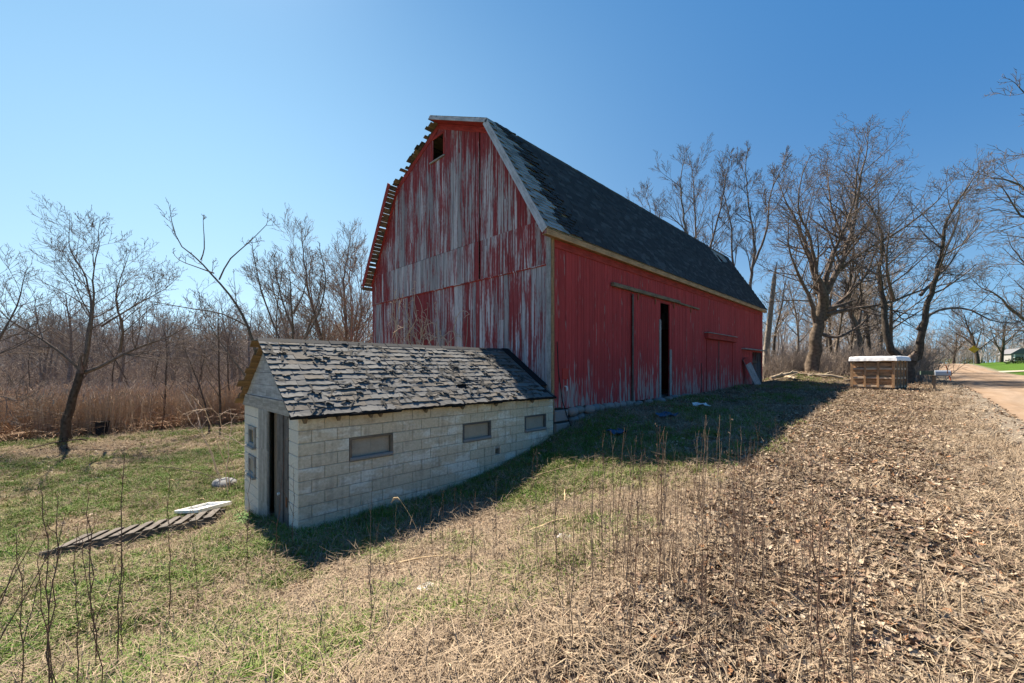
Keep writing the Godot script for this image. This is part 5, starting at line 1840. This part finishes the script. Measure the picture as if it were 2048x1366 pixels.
	var house := thing("house", "pale grey house half hidden by trees at the top of the lawn", "house", ground(17.0, -146.0), deg_to_rad(20))
	house.scale = Vector3(0.6, 0.6, 0.6)
	b = MB.new()
	b.bar(Vector3(0, 1.7, 0), Vector3(11.0, 3.8, 7.0))
	part("wall", b.mesh(), M.house, house)
	b = MB.new()
	b.prism([Vector2(-5.9, 3.55), Vector2(5.9, 3.55), Vector2(3.2, 5.6), Vector2(-3.2, 5.6)], Vector3(0, 0, -3.9), Vector3.RIGHT, Vector3.UP, Vector3.BACK, 7.8)
	part("roof", b.mesh(), M.house_roof, house)
	for x in [-3.8, -1.2, 3.4]:
		b = MB.new()
		b.bar(Vector3(x, 1.9, 3.53), Vector3(1.3, 1.3, 0.05))
		part("window", b.mesh(), M.glass, house)
	for x in [-4.9, -2.4, 0.1]:
		b = MB.new()
		b.bar(Vector3(x, 1.6, 4.1), Vector3(3.4, 0.28, 0.28), Basis(Vector3.UP, Vector3.LEFT, Vector3.BACK))
		part("porch_column", b.mesh(), M.white, house)
	var pole := thing("lawn_pole", "thin white pole standing on the lawn below the house", "pole", ground(10.5, -82.0))
	b = MB.new()
	b.tube(PackedVector3Array([Vector3(0, -0.1, 0), Vector3(0, 1.0, 0), Vector3(0, 2.1, 0)]), PackedFloat32Array([0.04, 0.04, 0.04]), 6, true)
	part("shaft", b.mesh(), M.white, pole)
	for s in [[9.4, -84.0, 1.5, 0.8, "dark low evergreen shrub at the drive's edge", 0], [11.2, -84.0, 1.9, 0.8, "spreading dark evergreen shrub on the lawn above the drive", 0], [3.2, -118.0, 2.6, 1.5, "yellow green shrubs where the lane crests", 1], [0.0, -108.0, 2.4, 1.3, "olive shrubs on the lane's left side at the crest", 1], [7.0, -112.0, 1.6, 1.0, "greening shrub right of the lane's crest", 1]]:
		b = MB.new()
		for i in 900:
			var d := Vector3(r.randf_range(-1, 1), r.randf_range(0, 1), r.randf_range(-1, 1))
			if d.length() > 1.0: continue
			d = d.normalized() * lerpf(0.55, 1.0, r.randf())
			var c := Vector3(d.x * s[2], d.y * s[3], d.z * s[2])
			var tn := r.randf_range(0.7, 1.3)
			b.col = (Color(0.022, 0.035, 0.018) if s[5] == 0 else Color(0.13, 0.14, 0.04)) * tn
			var e := Vector3(r.randf_range(-1, 1), r.randf_range(-1, 1), r.randf_range(-1, 1)) * 0.12
			var f := Vector3(r.randf_range(-1, 1), r.randf_range(-1, 1), r.randf_range(-1, 1)) * 0.12
			b.tri(c + e, c + f, c - e)
		tag(solo("lawn_shrub", b.mesh(), M.bush, Transform3D(Basis.IDENTITY, ground(s[0], s[1]))), s[4], "shrub")

func make_crate() -> void:
	var c := thing("pallet_crate", "slatted wooden pallet crate topped with white sheeting beside the forked tree", "crate", ground(-1.3, -25.4) + Vector3(0, 0.02, 0), -0.30)
	var w := 1.62
	var d := 1.25
	var h := 1.40
	var b := MB.new()
	var up := Basis(Vector3.UP, Vector3.LEFT, Vector3.BACK)
	# inner boards, laid level on all four sides
	var y := 0.16
	var row := 0
	while y < h - 0.05:
		for s in [-1.0, 1.0]:
			if not (row == 7 and s > 0.0):
				b = MB.new()
				b.bar(Vector3(0, y + 0.065, s * (d * 0.5 - 0.07)), Vector3(w - 0.1, 0.13, 0.018), Basis.IDENTITY, 0.003, Vector2(row * 0.37, s))
				part("board", b.mesh(), M.crate_wood, c)
			b = MB.new()
			b.bar(Vector3(s * (w * 0.5 - 0.07), y + 0.065, 0), Vector3(d - 0.16, 0.13, 0.018), Basis(Vector3(0, 0, 1), Vector3.UP, Vector3(-1, 0, 0)), 0.003, Vector2(row * 0.21, s))
			part("board", b.mesh(), M.crate_wood, c)
		row += 1
		y += 0.15
	# battens and uprights
	for yy in [0.14, 0.52, 0.93, 1.30]:
		for s in [-1.0, 1.0]:
			b = MB.new()
			b.bar(Vector3(0, yy, s * (d * 0.5 - 0.03)), Vector3(w - 0.02, 0.09, 0.05), Basis.IDENTITY, 0.005, Vector2(yy, s))
			part("batten", b.mesh(), M.crate_pale, c)
			b = MB.new()
			b.bar(Vector3(s * (w * 0.5 - 0.03), yy, 0), Vector3(d - 0.13, 0.09, 0.05), Basis(Vector3(0, 0, 1), Vector3.UP, Vector3(-1, 0, 0)), 0.005, Vector2(yy, s))
			part("batten", b.mesh(), M.crate_pale, c)
	for x in [-0.78, -0.28, 0.20, 0.74]:
		for s in [-1.0, 1.0]:
			b = MB.new()
			b.bar(Vector3(x, h * 0.5 + 0.06, s * (d * 0.5 + 0.01)), Vector3(h - 0.06, 0.08 if absf(x) < 0.7 else 0.10, 0.024), up, 0.004, Vector2(x, s))
			part("upright", b.mesh(), M.crate_wood, c)
	for z in [-0.48, -0.16, 0.16, 0.48]:
		for s in [-1.0, 1.0]:
			b = MB.new()
			b.bar(Vector3(s * (w * 0.5 + 0.01), h * 0.5 + 0.06, z), Vector3(h - 0.06, 0.09, 0.024), Basis(Vector3.UP, Vector3(0, 0, -1), Vector3(-1, 0, 0)), 0.004, Vector2(z, s))
			part("upright", b.mesh(), M.brown_wood, c)
	for z in [-0.52, 0.0, 0.52]:
		b = MB.new()
		b.bar(Vector3(0, 0.05, z), Vector3(w - 0.06, 0.09, 0.1), Basis.IDENTITY, 0.004)
		part("skid", b.mesh(), M.pallet_wood, c)
	# sheeting, sagging and folded over the rim
	var n := 26
	b = MB.new()
	var f := FastNoiseLite.new()
	f.seed = 8
	f.frequency = 2.2
	for j in n + 1:
		for i in n + 1:
			var px := (float(i) / n - 0.5) * (w + 0.52)
			var pz := (float(j) / n - 0.5) * (d + 0.52)
			var ox := maxf(0.0, absf(px) - (w * 0.5 + 0.035))
			var oz := maxf(0.0, absf(pz) - (d * 0.5 + 0.035))
			var yy := h + 0.09 + 0.012 * sin(px * 9.0) * sin(pz * 3.0 + 1.0) + 0.03 * absf(f.get_noise_2d(px * 1.6, pz)) - 0.9 * maxf(ox, oz)
			var q := Vector3(clampf(px, -w * 0.5 - 0.05, w * 0.5 + 0.05), yy, clampf(pz, -d * 0.5 - 0.05, d * 0.5 + 0.05))
			q += Vector3(signf(px) * ox * 0.15, 0, signf(pz) * oz * 0.15)
			q += Vector3(0, 0, signf(pz) * 0.06 * absf(f.get_noise_1d(px * 3.0))) if oz > 0.0 else Vector3.ZERO
			b.vert(q, Vector3.UP, Vector2(px, pz))
	for j in n:
		for i in n:
			var a := j * (n + 1) + i
			b.ix.append(a); b.ix.append(a + 1); b.ix.append(a + n + 1)
			b.ix.append(a + 1); b.ix.append(a + n + 2); b.ix.append(a + n + 1)
	for i in b.n.size(): b.n[i] = Vector3.ZERO
	for k in range(0, b.ix.size(), 3):
		var nn := (b.v[b.ix[k + 2]] - b.v[b.ix[k]]).cross(b.v[b.ix[k + 1]] - b.v[b.ix[k]])
		for e in 3: b.n[b.ix[k + e]] += nn
	for i in b.n.size(): b.n[i] = b.n[i].normalized()
	var sheet := part("sheeting", b.mesh(), M.tarp, c)
	sheet.set_meta("label", "white plastic sheeting folded over the crate top")

func make_mailbox() -> void:
	var m := thing("mailbox", "grey metal rural mailbox on a short wooden post at the lane edge", "mailbox", ground(0.5, -26.6), deg_to_rad(12))
	var b := MB.new()
	b.bar(Vector3(0, 0.26, 0), Vector3(0.72, 0.10, 0.10), Basis(Vector3.UP, Vector3.LEFT, Vector3.BACK), 0.008)
	part("post", b.mesh(), M.brown_wood, m)
	b = MB.new()
	b.bar(Vector3(0.14, 0.625, 0), Vector3(0.62, 0.02, 0.16), Basis.IDENTITY, 0.003)
	part("shelf", b.mesh(), M.brown_wood, m)
	# arched box along x
	var prof := []
	for i in 9:
		var a := PI * i / 8.0
		prof.append(Vector2(cos(a) * 0.105, 0.12 + sin(a) * 0.105))
	prof.append(Vector2(-0.105, 0.0))
	prof.append(Vector2(0.105, 0.0))
	b = MB.new()
	b.prism(prof, Vector3(0.02, 0.637, 0), Vector3(0, 0, -1), Vector3.UP, Vector3.RIGHT, 0.50, 0.004)
	part("box", b.mesh(), M.galv, m)
	var prof2 := []
	for p in prof: prof2.append(Vector2(p.x * 1.06, p.y * 1.04 - 0.004))
	b = MB.new()
	b.prism(prof2, Vector3(0.521, 0.637, 0), Vector3(0, 0, -1), Vector3.UP, Vector3.RIGHT, 0.02, 0.004)
	part("door", b.mesh(), M.rust, m)
	b = MB.new()
	b.bar(Vector3(0.40, 0.80, 0.115), Vector3(0.14, 0.025, 0.01), Basis(Vector3.UP, Vector3.LEFT, Vector3.BACK))
	part("flag", b.mesh(), M.rust, m)
	b = MB.new()
	b.prism([Vector2(-0.09, 0.0), Vector2(0.09, 0.0), Vector2(0.09, 0.17), Vector2(-0.09, 0.17)], Vector3(-0.42, 0.66, -0.14), Vector3(0, 0, -1), Vector3.UP, Vector3.RIGHT, 0.42, 0.006)
	part("paper_box", b.mesh(), M.green_metal, m)

func make_pallet() -> void:
	# two rails and cross slats, following the slope
	var a := ground(-9.60, 0.62) + Vector3(0, 0.17, 0)
	var e := ground(-8.95, -1.40) + Vector3(0, 0.17, 0)
	var ax := (e - a).normalized()
	var side := Vector3(ax.z, 0, -ax.x).normalized()
	if side.x > 0.0: side = -side
	var far := ground(-10.5, 0.1) + Vector3(0, 0.19, 0)
	side = (far - (a + ax * ax.dot(far - a))).normalized()
	var nrm := ax.cross(side)
	if nrm.y < 0.0: nrm = -nrm
	var p := thing("wooden_pallet", "long grey slatted pallet lying askew in the grass before the shed door", "pallet", a)
	var len := a.distance_to(e)
	var b := MB.new()
	for s in [0.03, 0.46, 0.9]:
		b = MB.new()
		b.bar(a + ax * (len * 0.5 - (0.06 if s < 0.1 else 0.0)) + side * s - nrm * 0.05, Vector3(len + (0.12 if s < 0.1 else 0.0), 0.05, 0.10), Basis(ax, side, nrm), 0.004, Vector2(s, 0))
		partw("rail", b, M.dark_wood, p)
	var r := rng(44)
	for k in 10:
		b = MB.new()
		var t := len * (k + 0.6) / 10.2
		b.bar(a + ax * t + side * 0.46 + nrm * (0.012 + r.randf_range(0.0, 0.012)), Vector3(0.98 + r.randf_range(-0.05, 0.05), 0.125, 0.024), Basis(side.rotated(nrm, r.randf_range(-0.03, 0.03)), ax, nrm), 0.004, Vector2(k * 0.3, 0))
		partw("slat", b, M.slat_wood, p)

# ---------------------------------------------------------------- ground cover
func leaf_mesh(sd: int) -> ArrayMesh:
	# a curled, lobed dead leaf about 10 cm long
	var r := rng(sd)
	var b := MB.new()
	var l := r.randf_range(0.022, 0.038)
	var n := 6
	var mid := []
	var lf := []
	var rt := []
	var curl := r.randf_range(0.2, 0.6)
	var cup := r.randf_range(0.3, 1.0)
	for i in n + 1:
		var f := float(i) / n
		var w := l * 0.62 * sin(PI * clampf(f * 0.92 + 0.06, 0.0, 1.0)) * (1.0 if i % 2 == 0 else 0.55)
		var yy := curl * l * (f - 0.5) * (f - 0.5) * 3.0
		mid.append(Vector3(0, yy, (f - 0.5) * 2.0 * l))
		lf.append(Vector3(-w, yy + w * cup * r.randf_range(0.4, 1.0), (f - 0.5) * 2.0 * l + 0.15 * w))
		rt.append(Vector3(w, yy + w * cup * r.randf_range(0.2, 0.9), (f - 0.5) * 2.0 * l + 0.15 * w))
	for i in n:
		b.tri(lf[i], mid[i], lf[i + 1]); b.tri(mid[i], mid[i + 1], lf[i + 1])
		b.tri(mid[i], rt[i], mid[i + 1]); b.tri(rt[i], rt[i + 1], mid[i + 1])
	return b.mesh()

func tuft_mesh(sd: int, blades: int, h: float, spread: float, flop: float, wide: float) -> ArrayMesh:
	var r := rng(sd)
	var b := MB.new()
	for i in blades:
		var a := r.randf() * TAU
		var o := Vector3(r.randf_range(-1, 1), 0, r.randf_range(-1, 1)) * spread
		var d := Vector3(cos(a), 0, sin(a))
		var hh := h * r.randf_range(0.5, 1.2)
		var f := flop * r.randf_range(0.4, 1.4)
		var s := Vector3(-d.z, 0, d.x) * wide * r.randf_range(0.6, 1.2)
		var p1 := o + Vector3.UP * hh * 0.55 + d * hh * f * 0.35
		var p2 := o + Vector3.UP * hh * (1.0 - 0.35 * f) + d * hh * f
		b.col = Color.WHITE * r.randf_range(0.75, 1.2)
		b.tri(o - s, o + s, p1 + s * 0.8)
		b.tri(o - s, p1 + s * 0.8, p1 - s * 0.8)
		b.tri(p1 - s * 0.8, p1 + s * 0.8, p2)
	return b.mesh()

func reed_mesh(sd: int) -> ArrayMesh:
	var r := rng(sd)
	var b := MB.new()
	for i in 16:
		var o := Vector3(r.randf_range(-0.5, 0.5), 0, r.randf_range(-0.5, 0.5))
		var h := r.randf_range(1.3, 2.1)
		var t := o + Vector3(r.randf_range(-0.25, 0.25), h, r.randf_range(-0.25, 0.25))
		b.col = Color(1, 1, 1) * r.randf_range(0.7, 1.2)
		b.tube(PackedVector3Array([o, (o + t) * 0.5 + Vector3(0.03, 0, 0.02), t]), PackedFloat32Array([0.008, 0.007, 0.005]), 3)
		if r.randf() < 0.35:
			b.col = Color(2.0, 2.1, 2.2)
			b.tube(PackedVector3Array([t - Vector3(0, 0.02, 0), t + Vector3(0.03, 0.10, 0), t + Vector3(0.08, 0.2, 0.02)]), PackedFloat32Array([0.008, 0.03, 0.006]), 4)
		for k in 3:
			var q := o.lerp(t, r.randf_range(0.2, 0.85))
			var e := q + Vector3(r.randf_range(-0.3, 0.3), r.randf_range(-0.15, 0.3), r.randf_range(-0.3, 0.3))
			b.col = Color(1.15, 1.1, 1.0) * r.randf_range(0.7, 1.2)
			b.tri(q + Vector3(0, 0.012, 0), q - Vector3(0, 0.012, 0), e)
	return b.mesh()

func shrub_mesh(sd: int, h: float) -> ArrayMesh:
	var r := rng(sd)
	var b := MB.new()
	var o := opts({"levels": 3, "kids": [4, 4, 3, 0], "wander": 0.25, "up": 0.06, "angle": 40.0, "thin": 0.008})
	for i in 7:
		var p := Vector3(r.randf_range(-0.5, 0.5), -0.05, r.randf_range(-0.5, 0.5))
		grow(b, p, Vector3(r.randf_range(-0.4, 0.4), 1, r.randf_range(-0.4, 0.4)).normalized(), h * r.randf_range(0.5, 0.85), 0.018, 1, o, r)
	return b.mesh()

func polar(d: float, a: float) -> Vector2:
	# distance and bearing from the spot the photographer stood on, measured from the 45 degree line
	var q := d * sin(a)
	var w := d * cos(a)
	return Vector2((q - w) / sqrt(2.0), -(q + w) / sqrt(2.0))

func built_over(x: float, z: float) -> bool:
	if x < SX1 + 0.03 and x > SX0 - 0.05 and z < SZ1 + 0.05 and z > BZ1: return true
	if x < BX1 + 0.02 and x > BX0 - 0.05 and z < BZ1 and z > BZ0: return true
	return x > 1.75 and x < 5.5

func upright(r: RandomNumberGenerator, p: Vector2, sc: float, tilt: float, lift := 0.0) -> Transform3D:
	var bs := Basis(Vector3.UP, r.randf() * TAU)
	bs = Basis(Vector3(r.randf_range(-1, 1), 0, r.randf_range(-1, 1)).normalized(), r.randf() * tilt) * bs
	return Transform3D(bs.scaled(Vector3(sc, sc, sc)), Vector3(p.x, height(p.x, p.y) + lift, p.y))

func make_cover() -> void:
	var r := rng(900)
	# dead leaves
	for kind in 5:
		var where := []
		var cols := PackedColorArray()
		for i in 76000:
			var d := 1.2 + 33.0 * pow(r.randf(), 1.75)
			var p := polar(d, deg_to_rad(r.randf_range(-62, 64)))
			if built_over(p.x, p.y): continue
			if r.randf() > leafiness(p.x, p.y): continue
			var sc := r.randf_range(0.5, 1.3) * (1.0 + 0.02 * d)
			where.append(upright(r, p, sc, 0.9, 0.012 + 0.03 * r.randf()))
			var q := r.randf()
			var c := Color(0.33, 0.245, 0.17)
			if q < 0.22: c = Color(0.45, 0.36, 0.265)
			elif q < 0.48: c = Color(0.235, 0.16, 0.115)
			elif q < 0.62: c = Color(0.13, 0.085, 0.062)
			elif q < 0.66: c = Color(0.30, 0.155, 0.08)
			# matted damp patches and paler dry drifts
			cols.append(c * r.randf_range(0.62, 0.92) * (1.0 + 0.55 * zone_noise.get_noise_2d(p.x * 3.1 + 7.0, p.y * 3.1)))
		stuff("leaf_litter", "curled dead tan oak leaves littering the verge and slope", "leaves", leaf_mesh(600 + kind), M.leaf, where, cols)
	# green grass
	for kind in 3:
		var where := []
		var cols := PackedColorArray()
		var mesh := tuft_mesh(620 + kind, 16, 0.10, 0.07, 0.7, 0.0035)
		for i in 48000:
			var d := 1.5 + 40.0 * pow(r.randf(), 1.5)
			var p := polar(d, deg_to_rad(r.randf_range(-62, 62)))
			if built_over(p.x, p.y) or p.x > 0.5: continue
			var g := greenness(p.x, p.y)
			if r.randf() > g * 1.9 - 0.42: continue
			where.append(upright(r, p, r.randf_range(0.6, 1.35) * (1.0 + d * 0.012), 0.3))
			var t := r.randf()
			cols.append(Color(0.115, 0.20, 0.03).lerp(Color(0.22, 0.225, 0.07), clampf(t * 1.3 - 0.6 * g, 0.0, 1.0)) * r.randf_range(0.8, 1.2))
		stuff("grass", "short spring green grass growing in patches on the slope", "grass", mesh, M.grass, where, cols)
	# last year's dry grass, flattened
	for kind in 3:
		var where := []
		var cols := PackedColorArray()
		var mesh := tuft_mesh(640 + kind, 14, 0.12, 0.12, 2.1, 0.0025)
		for i in 30000:
			var d := 1.4 + 36.0 * pow(r.randf(), 1.6)
			var p := polar(d, deg_to_rad(r.randf_range(-62, 62)))
			if built_over(p.x, p.y) or p.x > 1.2: continue
			var l := leafiness(p.x, p.y)
			if r.randf() > 0.93 - 0.70 * l: continue
			if r.randf() > 0.62 + 0.8 * patch_noise.get_noise_2d(p.x * 0.9, p.y * 0.9): continue
			where.append(upright(r, p, r.randf_range(0.6, 1.3) * (1.0 + d * 0.01), 0.7))
			cols.append(Color(0.37, 0.285, 0.195).lerp(Color(0.25, 0.185, 0.13), r.randf()) * r.randf_range(0.8, 1.2))
		stuff("dry_grass", "matted straw coloured dead grass over the slope", "grass", mesh, M.dry, where, cols)
	# fine dry stems standing among the weeds
	var wh := []
	var cl := PackedColorArray()
	for i in 700:
		var d := 1.7 + 5.5 * pow(r.randf(), 1.2)
		var a := r.randf_range(2.0, 46.0)
		var p := polar(d, deg_to_rad(a))
		if p.x > 0.2: continue
		if r.randf() > 0.25 + 0.9 * zone_noise.get_noise_2d(p.x * 2.5, p.y * 2.5) + 0.35 * exp(-pow((a - 26.0) / 13.0, 2.0)): continue
		wh.append(upright(r, p, r.randf_range(0.5, 1.15), 0.25))
		cl.append(Color(0.19, 0.13, 0.09) * r.randf_range(0.7, 1.3))
	stuff("weed_stems", "thicket of fine dry brown weed stems on the near verge", "weeds", tuft_mesh(660, 7, 0.42, 0.09, 0.10, 0.0020), M.dry, wh, cl)
	# gravel and crumbs on the shoulder
	wh = []; cl = PackedColorArray()
	for i in 26000:
		var d := 2.0 + 24.0 * pow(r.randf(), 1.5)
		var p := polar(d, deg_to_rad(r.randf_range(25, 66)))
		if p.x < -0.4 or p.x > 2.0 or r.randf() > sstep(-0.4, 0.6, p.x): continue
		var s := r.randf_range(0.006, 0.02)
		wh.append(Transform3D(Basis(Vector3.UP, r.randf() * TAU).scaled(Vector3(s, s * 0.6, s)), ground(p.x, p.y) + Vector3(0, s * 0.2, 0)))
		cl.append(Color(0.36, 0.30, 0.24) * r.randf_range(0.6, 1.3))
	var pm := MB.new()
	for f in [Vector3(1, 1, 1), Vector3(-1, 1, 1), Vector3(1, 1, -1), Vector3(-1, 1, -1)]:
		if f.x * f.z > 0.0: pm.tri(Vector3(f.x, 0, 0), Vector3(0, 0, f.z), Vector3(0, f.y, 0))
		else: pm.tri(Vector3(f.x, 0, 0), Vector3(0, f.y, 0), Vector3(0, 0, f.z))
	stuff("gravel", "small stones and crumbled litter along the lane's shoulder", "gravel", pm.mesh(), M.reed, wh, cl)
	# tall canes at the left, single plants
	var canes := []
	for kind in 4:
		var b := MB.new()
		var h := 1.35
		var pts := bent(Vector3.ZERO, Vector3(r.randf_range(-0.2, 0.2), h, r.randf_range(-0.15, 0.15)), 0.0, 9, r, 0.014)
		b.tube(pts, taper(9, 0.0044, 0.002), 5)
		for j in 9:
			var q := pts[1 + j % 9]
			b.tube(PackedVector3Array([q, q + Vector3(r.randf_range(-0.03, 0.03), 0.03, r.randf_range(-0.03, 0.03)), q + Vector3(r.randf_range(-0.05, 0.05), 0.07, r.randf_range(-0.05, 0.05))]), PackedFloat32Array([0.0024, 0.002, 0.0014]), 3)
		if kind > 1:
			var q := pts[4]
			b.tube(bent(q, q + Vector3(0.2 if kind == 2 else -0.22, 0.5, 0.05), 0.03, 5, r, 0.01), taper(5, 0.0034, 0.0018), 4)
		canes.append(b.mesh())
	for c in [[-51.0, 3.4, 1.0], [-50.0, 3.9, 0.9], [-49.0, 3.7, 1.0], [-48.5, 4.3, 1.1], [-46.8, 4.1, 0.9], [-45.6, 4.6, 1.1], [-44.2, 4.4, 1.25], [-43.8, 4.7, 0.8], [-40.0, 5.3, 1.1], [-37.5, 5.2, 0.8], [-33.3, 5.9, 1.0], [-30.4, 6.0, 1.15], [-28.4, 6.3, 0.9], [-51.5, 4.6, 1.1], [-47.6, 3.2, 0.8], [-52.0, 3.0, 1.0], [-45.0, 3.8, 0.85]]:
		var p := polar(c[1], deg_to_rad(c[0]))
		var o := solo("bramble_cane", canes[int(c[1] * 10.0) % 4], M.cane, Transform3D(Basis(Vector3.UP, r.randf() * TAU).scaled(Vector3(c[2], c[2], c[2])), ground(p.x, p.y) - Vector3(0, 0.02, 0)))
		tag(o, "thin reddish bare cane standing in the grass in front of the pallet and shed", "plant", "bare canes in the grass")
	# dry weed stalks on the near verge, single plants
	var stalks := []
	for kind in 6:
		var b := MB.new()
		var h := r.randf_range(0.75, 1.0)
		var pts := bent(Vector3.ZERO, Vector3(r.randf_range(-0.08, 0.08), h, r.randf_range(-0.08, 0.08)), 0.0, 7, r, 0.008)
		b.tube(pts, taper(7, 0.0026, 0.0011), 4)
		for j in r.randi_range(3, 9):
			var q := pts[2 + j % 5]
			var e := q + Vector3(r.randf_range(-0.05, 0.05), r.randf_range(0.06, 0.14), r.randf_range(-0.05, 0.05))
			b.tube(PackedVector3Array([q, (q + e) * 0.5, e]), PackedFloat32Array([0.0014, 0.0012, 0.0008]), 3)
			if kind % 2 == 0:
				for m in 3:
					var hd := e + Vector3(r.randf_range(-0.012, 0.012), r.randf_range(-0.01, 0.015), r.randf_range(-0.012, 0.012))
					b.tri(hd, hd + Vector3(0.006, 0.008, 0.002), hd + Vector3(-0.004, 0.010, 0.005))
		stalks.append(b.mesh())
	for i in 130:
		var d := r.randf_range(1.9, 4.8)
		var a := r.randf_range(2.0, 42.0)
		if i < 20: a = r.randf_range(-20.0, 8.0)
		elif i < 70: a = 24.0 + 7.0 * r.randfn()
		var p := polar(d, deg_to_rad(a))
		var s := r.randf_range(0.55, 1.25)
		var o := solo("weed_stalk", stalks[i % 6], M.stalk if i % 3 else M.cane, Transform3D(Basis(Vector3.UP, r.randf() * TAU).scaled(Vector3(s, s, s)), ground(p.x, p.y) - Vector3(0, 0.02, 0)))
		tag(o, "thin dry weed stalk with tiny seed heads standing among the dead leaves" if i % 2 == 0 else "thin plain dry weed stalk standing among the dead leaves", "plant", "dry weed stalks on the verge")
	# foxtails with nodding heads
	for c in [[-3.95, -2.55, 0.75, -0.28, "nodding foxtail stem with a curled pale head before the shed wall"], [-8.0, -1.35, 0.55, -0.3, "foxtail stem with a drooping head at the shed door"], [-8.6, -1.1, 0.9, -0.4, "taller foxtail stem with a bent head left of the shed door"]]:
		var t := thing("foxtail", c[4], "plant", ground(c[0], c[1]))
		var b := MB.new()
		var left := Vector3(-0.7, 0, 0.7)
		var pts := PackedVector3Array()
		for i in 9:
			var f := i / 8.0
			pts.append(Vector3(0, c[2] * f, 0) - left * c[3] * f * f)
		b.tube(pts, taper(8, 0.004, 0.0022), 4)
		part("stem", b.mesh(), M.straw, t)
		b = MB.new()
		var e := pts[8]
		b.tube(PackedVector3Array([e, e + left * 0.03 + Vector3(0, 0.025, 0), e + left * 0.07 + Vector3(0, 0.02, 0), e + left * 0.10 + Vector3(0, -0.03, 0)]), PackedFloat32Array([0.004, 0.010, 0.011, 0.003]), 6)
		part("seed_head", b.mesh(), M.straw, t)
		b = MB.new()
		for k in 3: b.tube(bent(Vector3.ZERO, Vector3(r.randf_range(-0.2, 0.2), 0.2, r.randf_range(-0.2, 0.2)), 0.05, 4, r, 0.004), taper(4, 0.004, 0.0015), 3)
		part("leaf", b.mesh(), M.straw, t)
	# leafy green clumps
	for c in [[-8.35, -1.75, 0.16, "small green leafy weed at the foot of the shed door"], [-0.05, -2.35, 0.11, "small bright green weed among the dead leaves on the verge"], [-9.0, -1.85, 0.14, "low green weed against the shed's end wall"]]:
		var b := MB.new()
		for i in 130:
			var d: Vector3 = Vector3(r.randf_range(-1, 1), r.randf_range(0.1, 1.0), r.randf_range(-1, 1)) * c[2]
			b.col = Color(0.07, 0.14, 0.03) * r.randf_range(0.7, 1.4)
			var e: Vector3 = Vector3(r.randf_range(-1, 1), r.randf_range(-0.4, 0.4), r.randf_range(-1, 1)) * c[2] * 0.28
			var f: Vector3 = Vector3(e.z, 0.01, -e.x) * 0.5
			b.tri(d - e, d + f, d + e); b.tri(d - e, d + e, d - f)
		tag(solo("green_weed", b.mesh(), M.grass, Transform3D(Basis.IDENTITY, ground(c[0], c[1]))), c[3], "plant")
	# reed bed
	for kind in 3:
		wh = []; cl = PackedColorArray()
		for i in 2600:
			var d := 25.5 + 26.0 * pow(r.randf(), 1.3)
			var p := polar(d, deg_to_rad(r.randf_range(-60, -20)))
			if p.x > -30.0 - 2.5 * zone_noise.get_noise_2d(p.x, p.y): continue
			if zone_noise.get_noise_2d(p.x * 0.8 + 40.0, p.y * 0.8) > 0.18 and r.randf() < 0.7: continue
			wh.append(upright(r, p, r.randf_range(0.6, 1.2), 0.14))
			cl.append(Color(0.44, 0.315, 0.225).lerp(Color(0.36, 0.285, 0.22), r.randf()) * r.randf_range(0.75, 1.25))
		stuff("reed_bed", "dense bed of russet brown reeds with pale plumes beyond the lawn", "reeds", reed_mesh(670 + kind), M.reed, wh, cl)
	wh = []; cl = PackedColorArray()
	for i in 9000:
		var d := 22.0 + 11.0 * r.randf()
		var p := polar(d, deg_to_rad(r.randf_range(-58, -24)))
		if p.x > -29.6 or p.x < -36.0: continue
		wh.append(upright(r, p, r.randf_range(1.6, 3.2), 0.9))
		cl.append(Color(0.42, 0.30, 0.20).lerp(Color(0.30, 0.18, 0.11), r.randf()))
	stuff("fallen_reeds", "pale matted fallen reeds along the front of the reed bed", "reeds", tuft_mesh(690, 12, 0.24, 0.14, 1.6, 0.006), M.dry, wh, cl)
	# undergrowth past the barn, beside the lane and left of the reeds
	for kind in 3:
		wh = []; cl = PackedColorArray()
		var mesh := shrub_mesh(700 + kind, 2.6)
		for i in 660:
			var p: Vector2
			var big := 1.0
			if i < 250: p = Vector2(r.randf_range(-24.0, 0.2), -r.randf_range(34.5, 60.0))
			elif i < 320: p = Vector2(r.randf_range(-2.5, 0.6), -r.randf_range(34.0, 100.0))
			elif i < 420: p = polar(r.randf_range(30.0, 60.0), deg_to_rad(r.randf_range(-58, -15)))
			else:
				p = polar(r.randf_range(60.0, 125.0), deg_to_rad(r.randf_range(-58, -12)))
				big = 2.0
			if i >= 320 and p.x > -26.0: continue
			wh.append(upright(r, p, r.randf_range(0.55, 1.25) * big, 0.15))
			cl.append(Color(0.34, 0.275, 0.225).lerp(Color(0.22, 0.18, 0.155), r.randf()))  # tint lightened towards grey to carry the haze
		stuff("undergrowth", "tangled tan leafless undergrowth beneath the trees", "brush", mesh, M.reed, wh, cl)
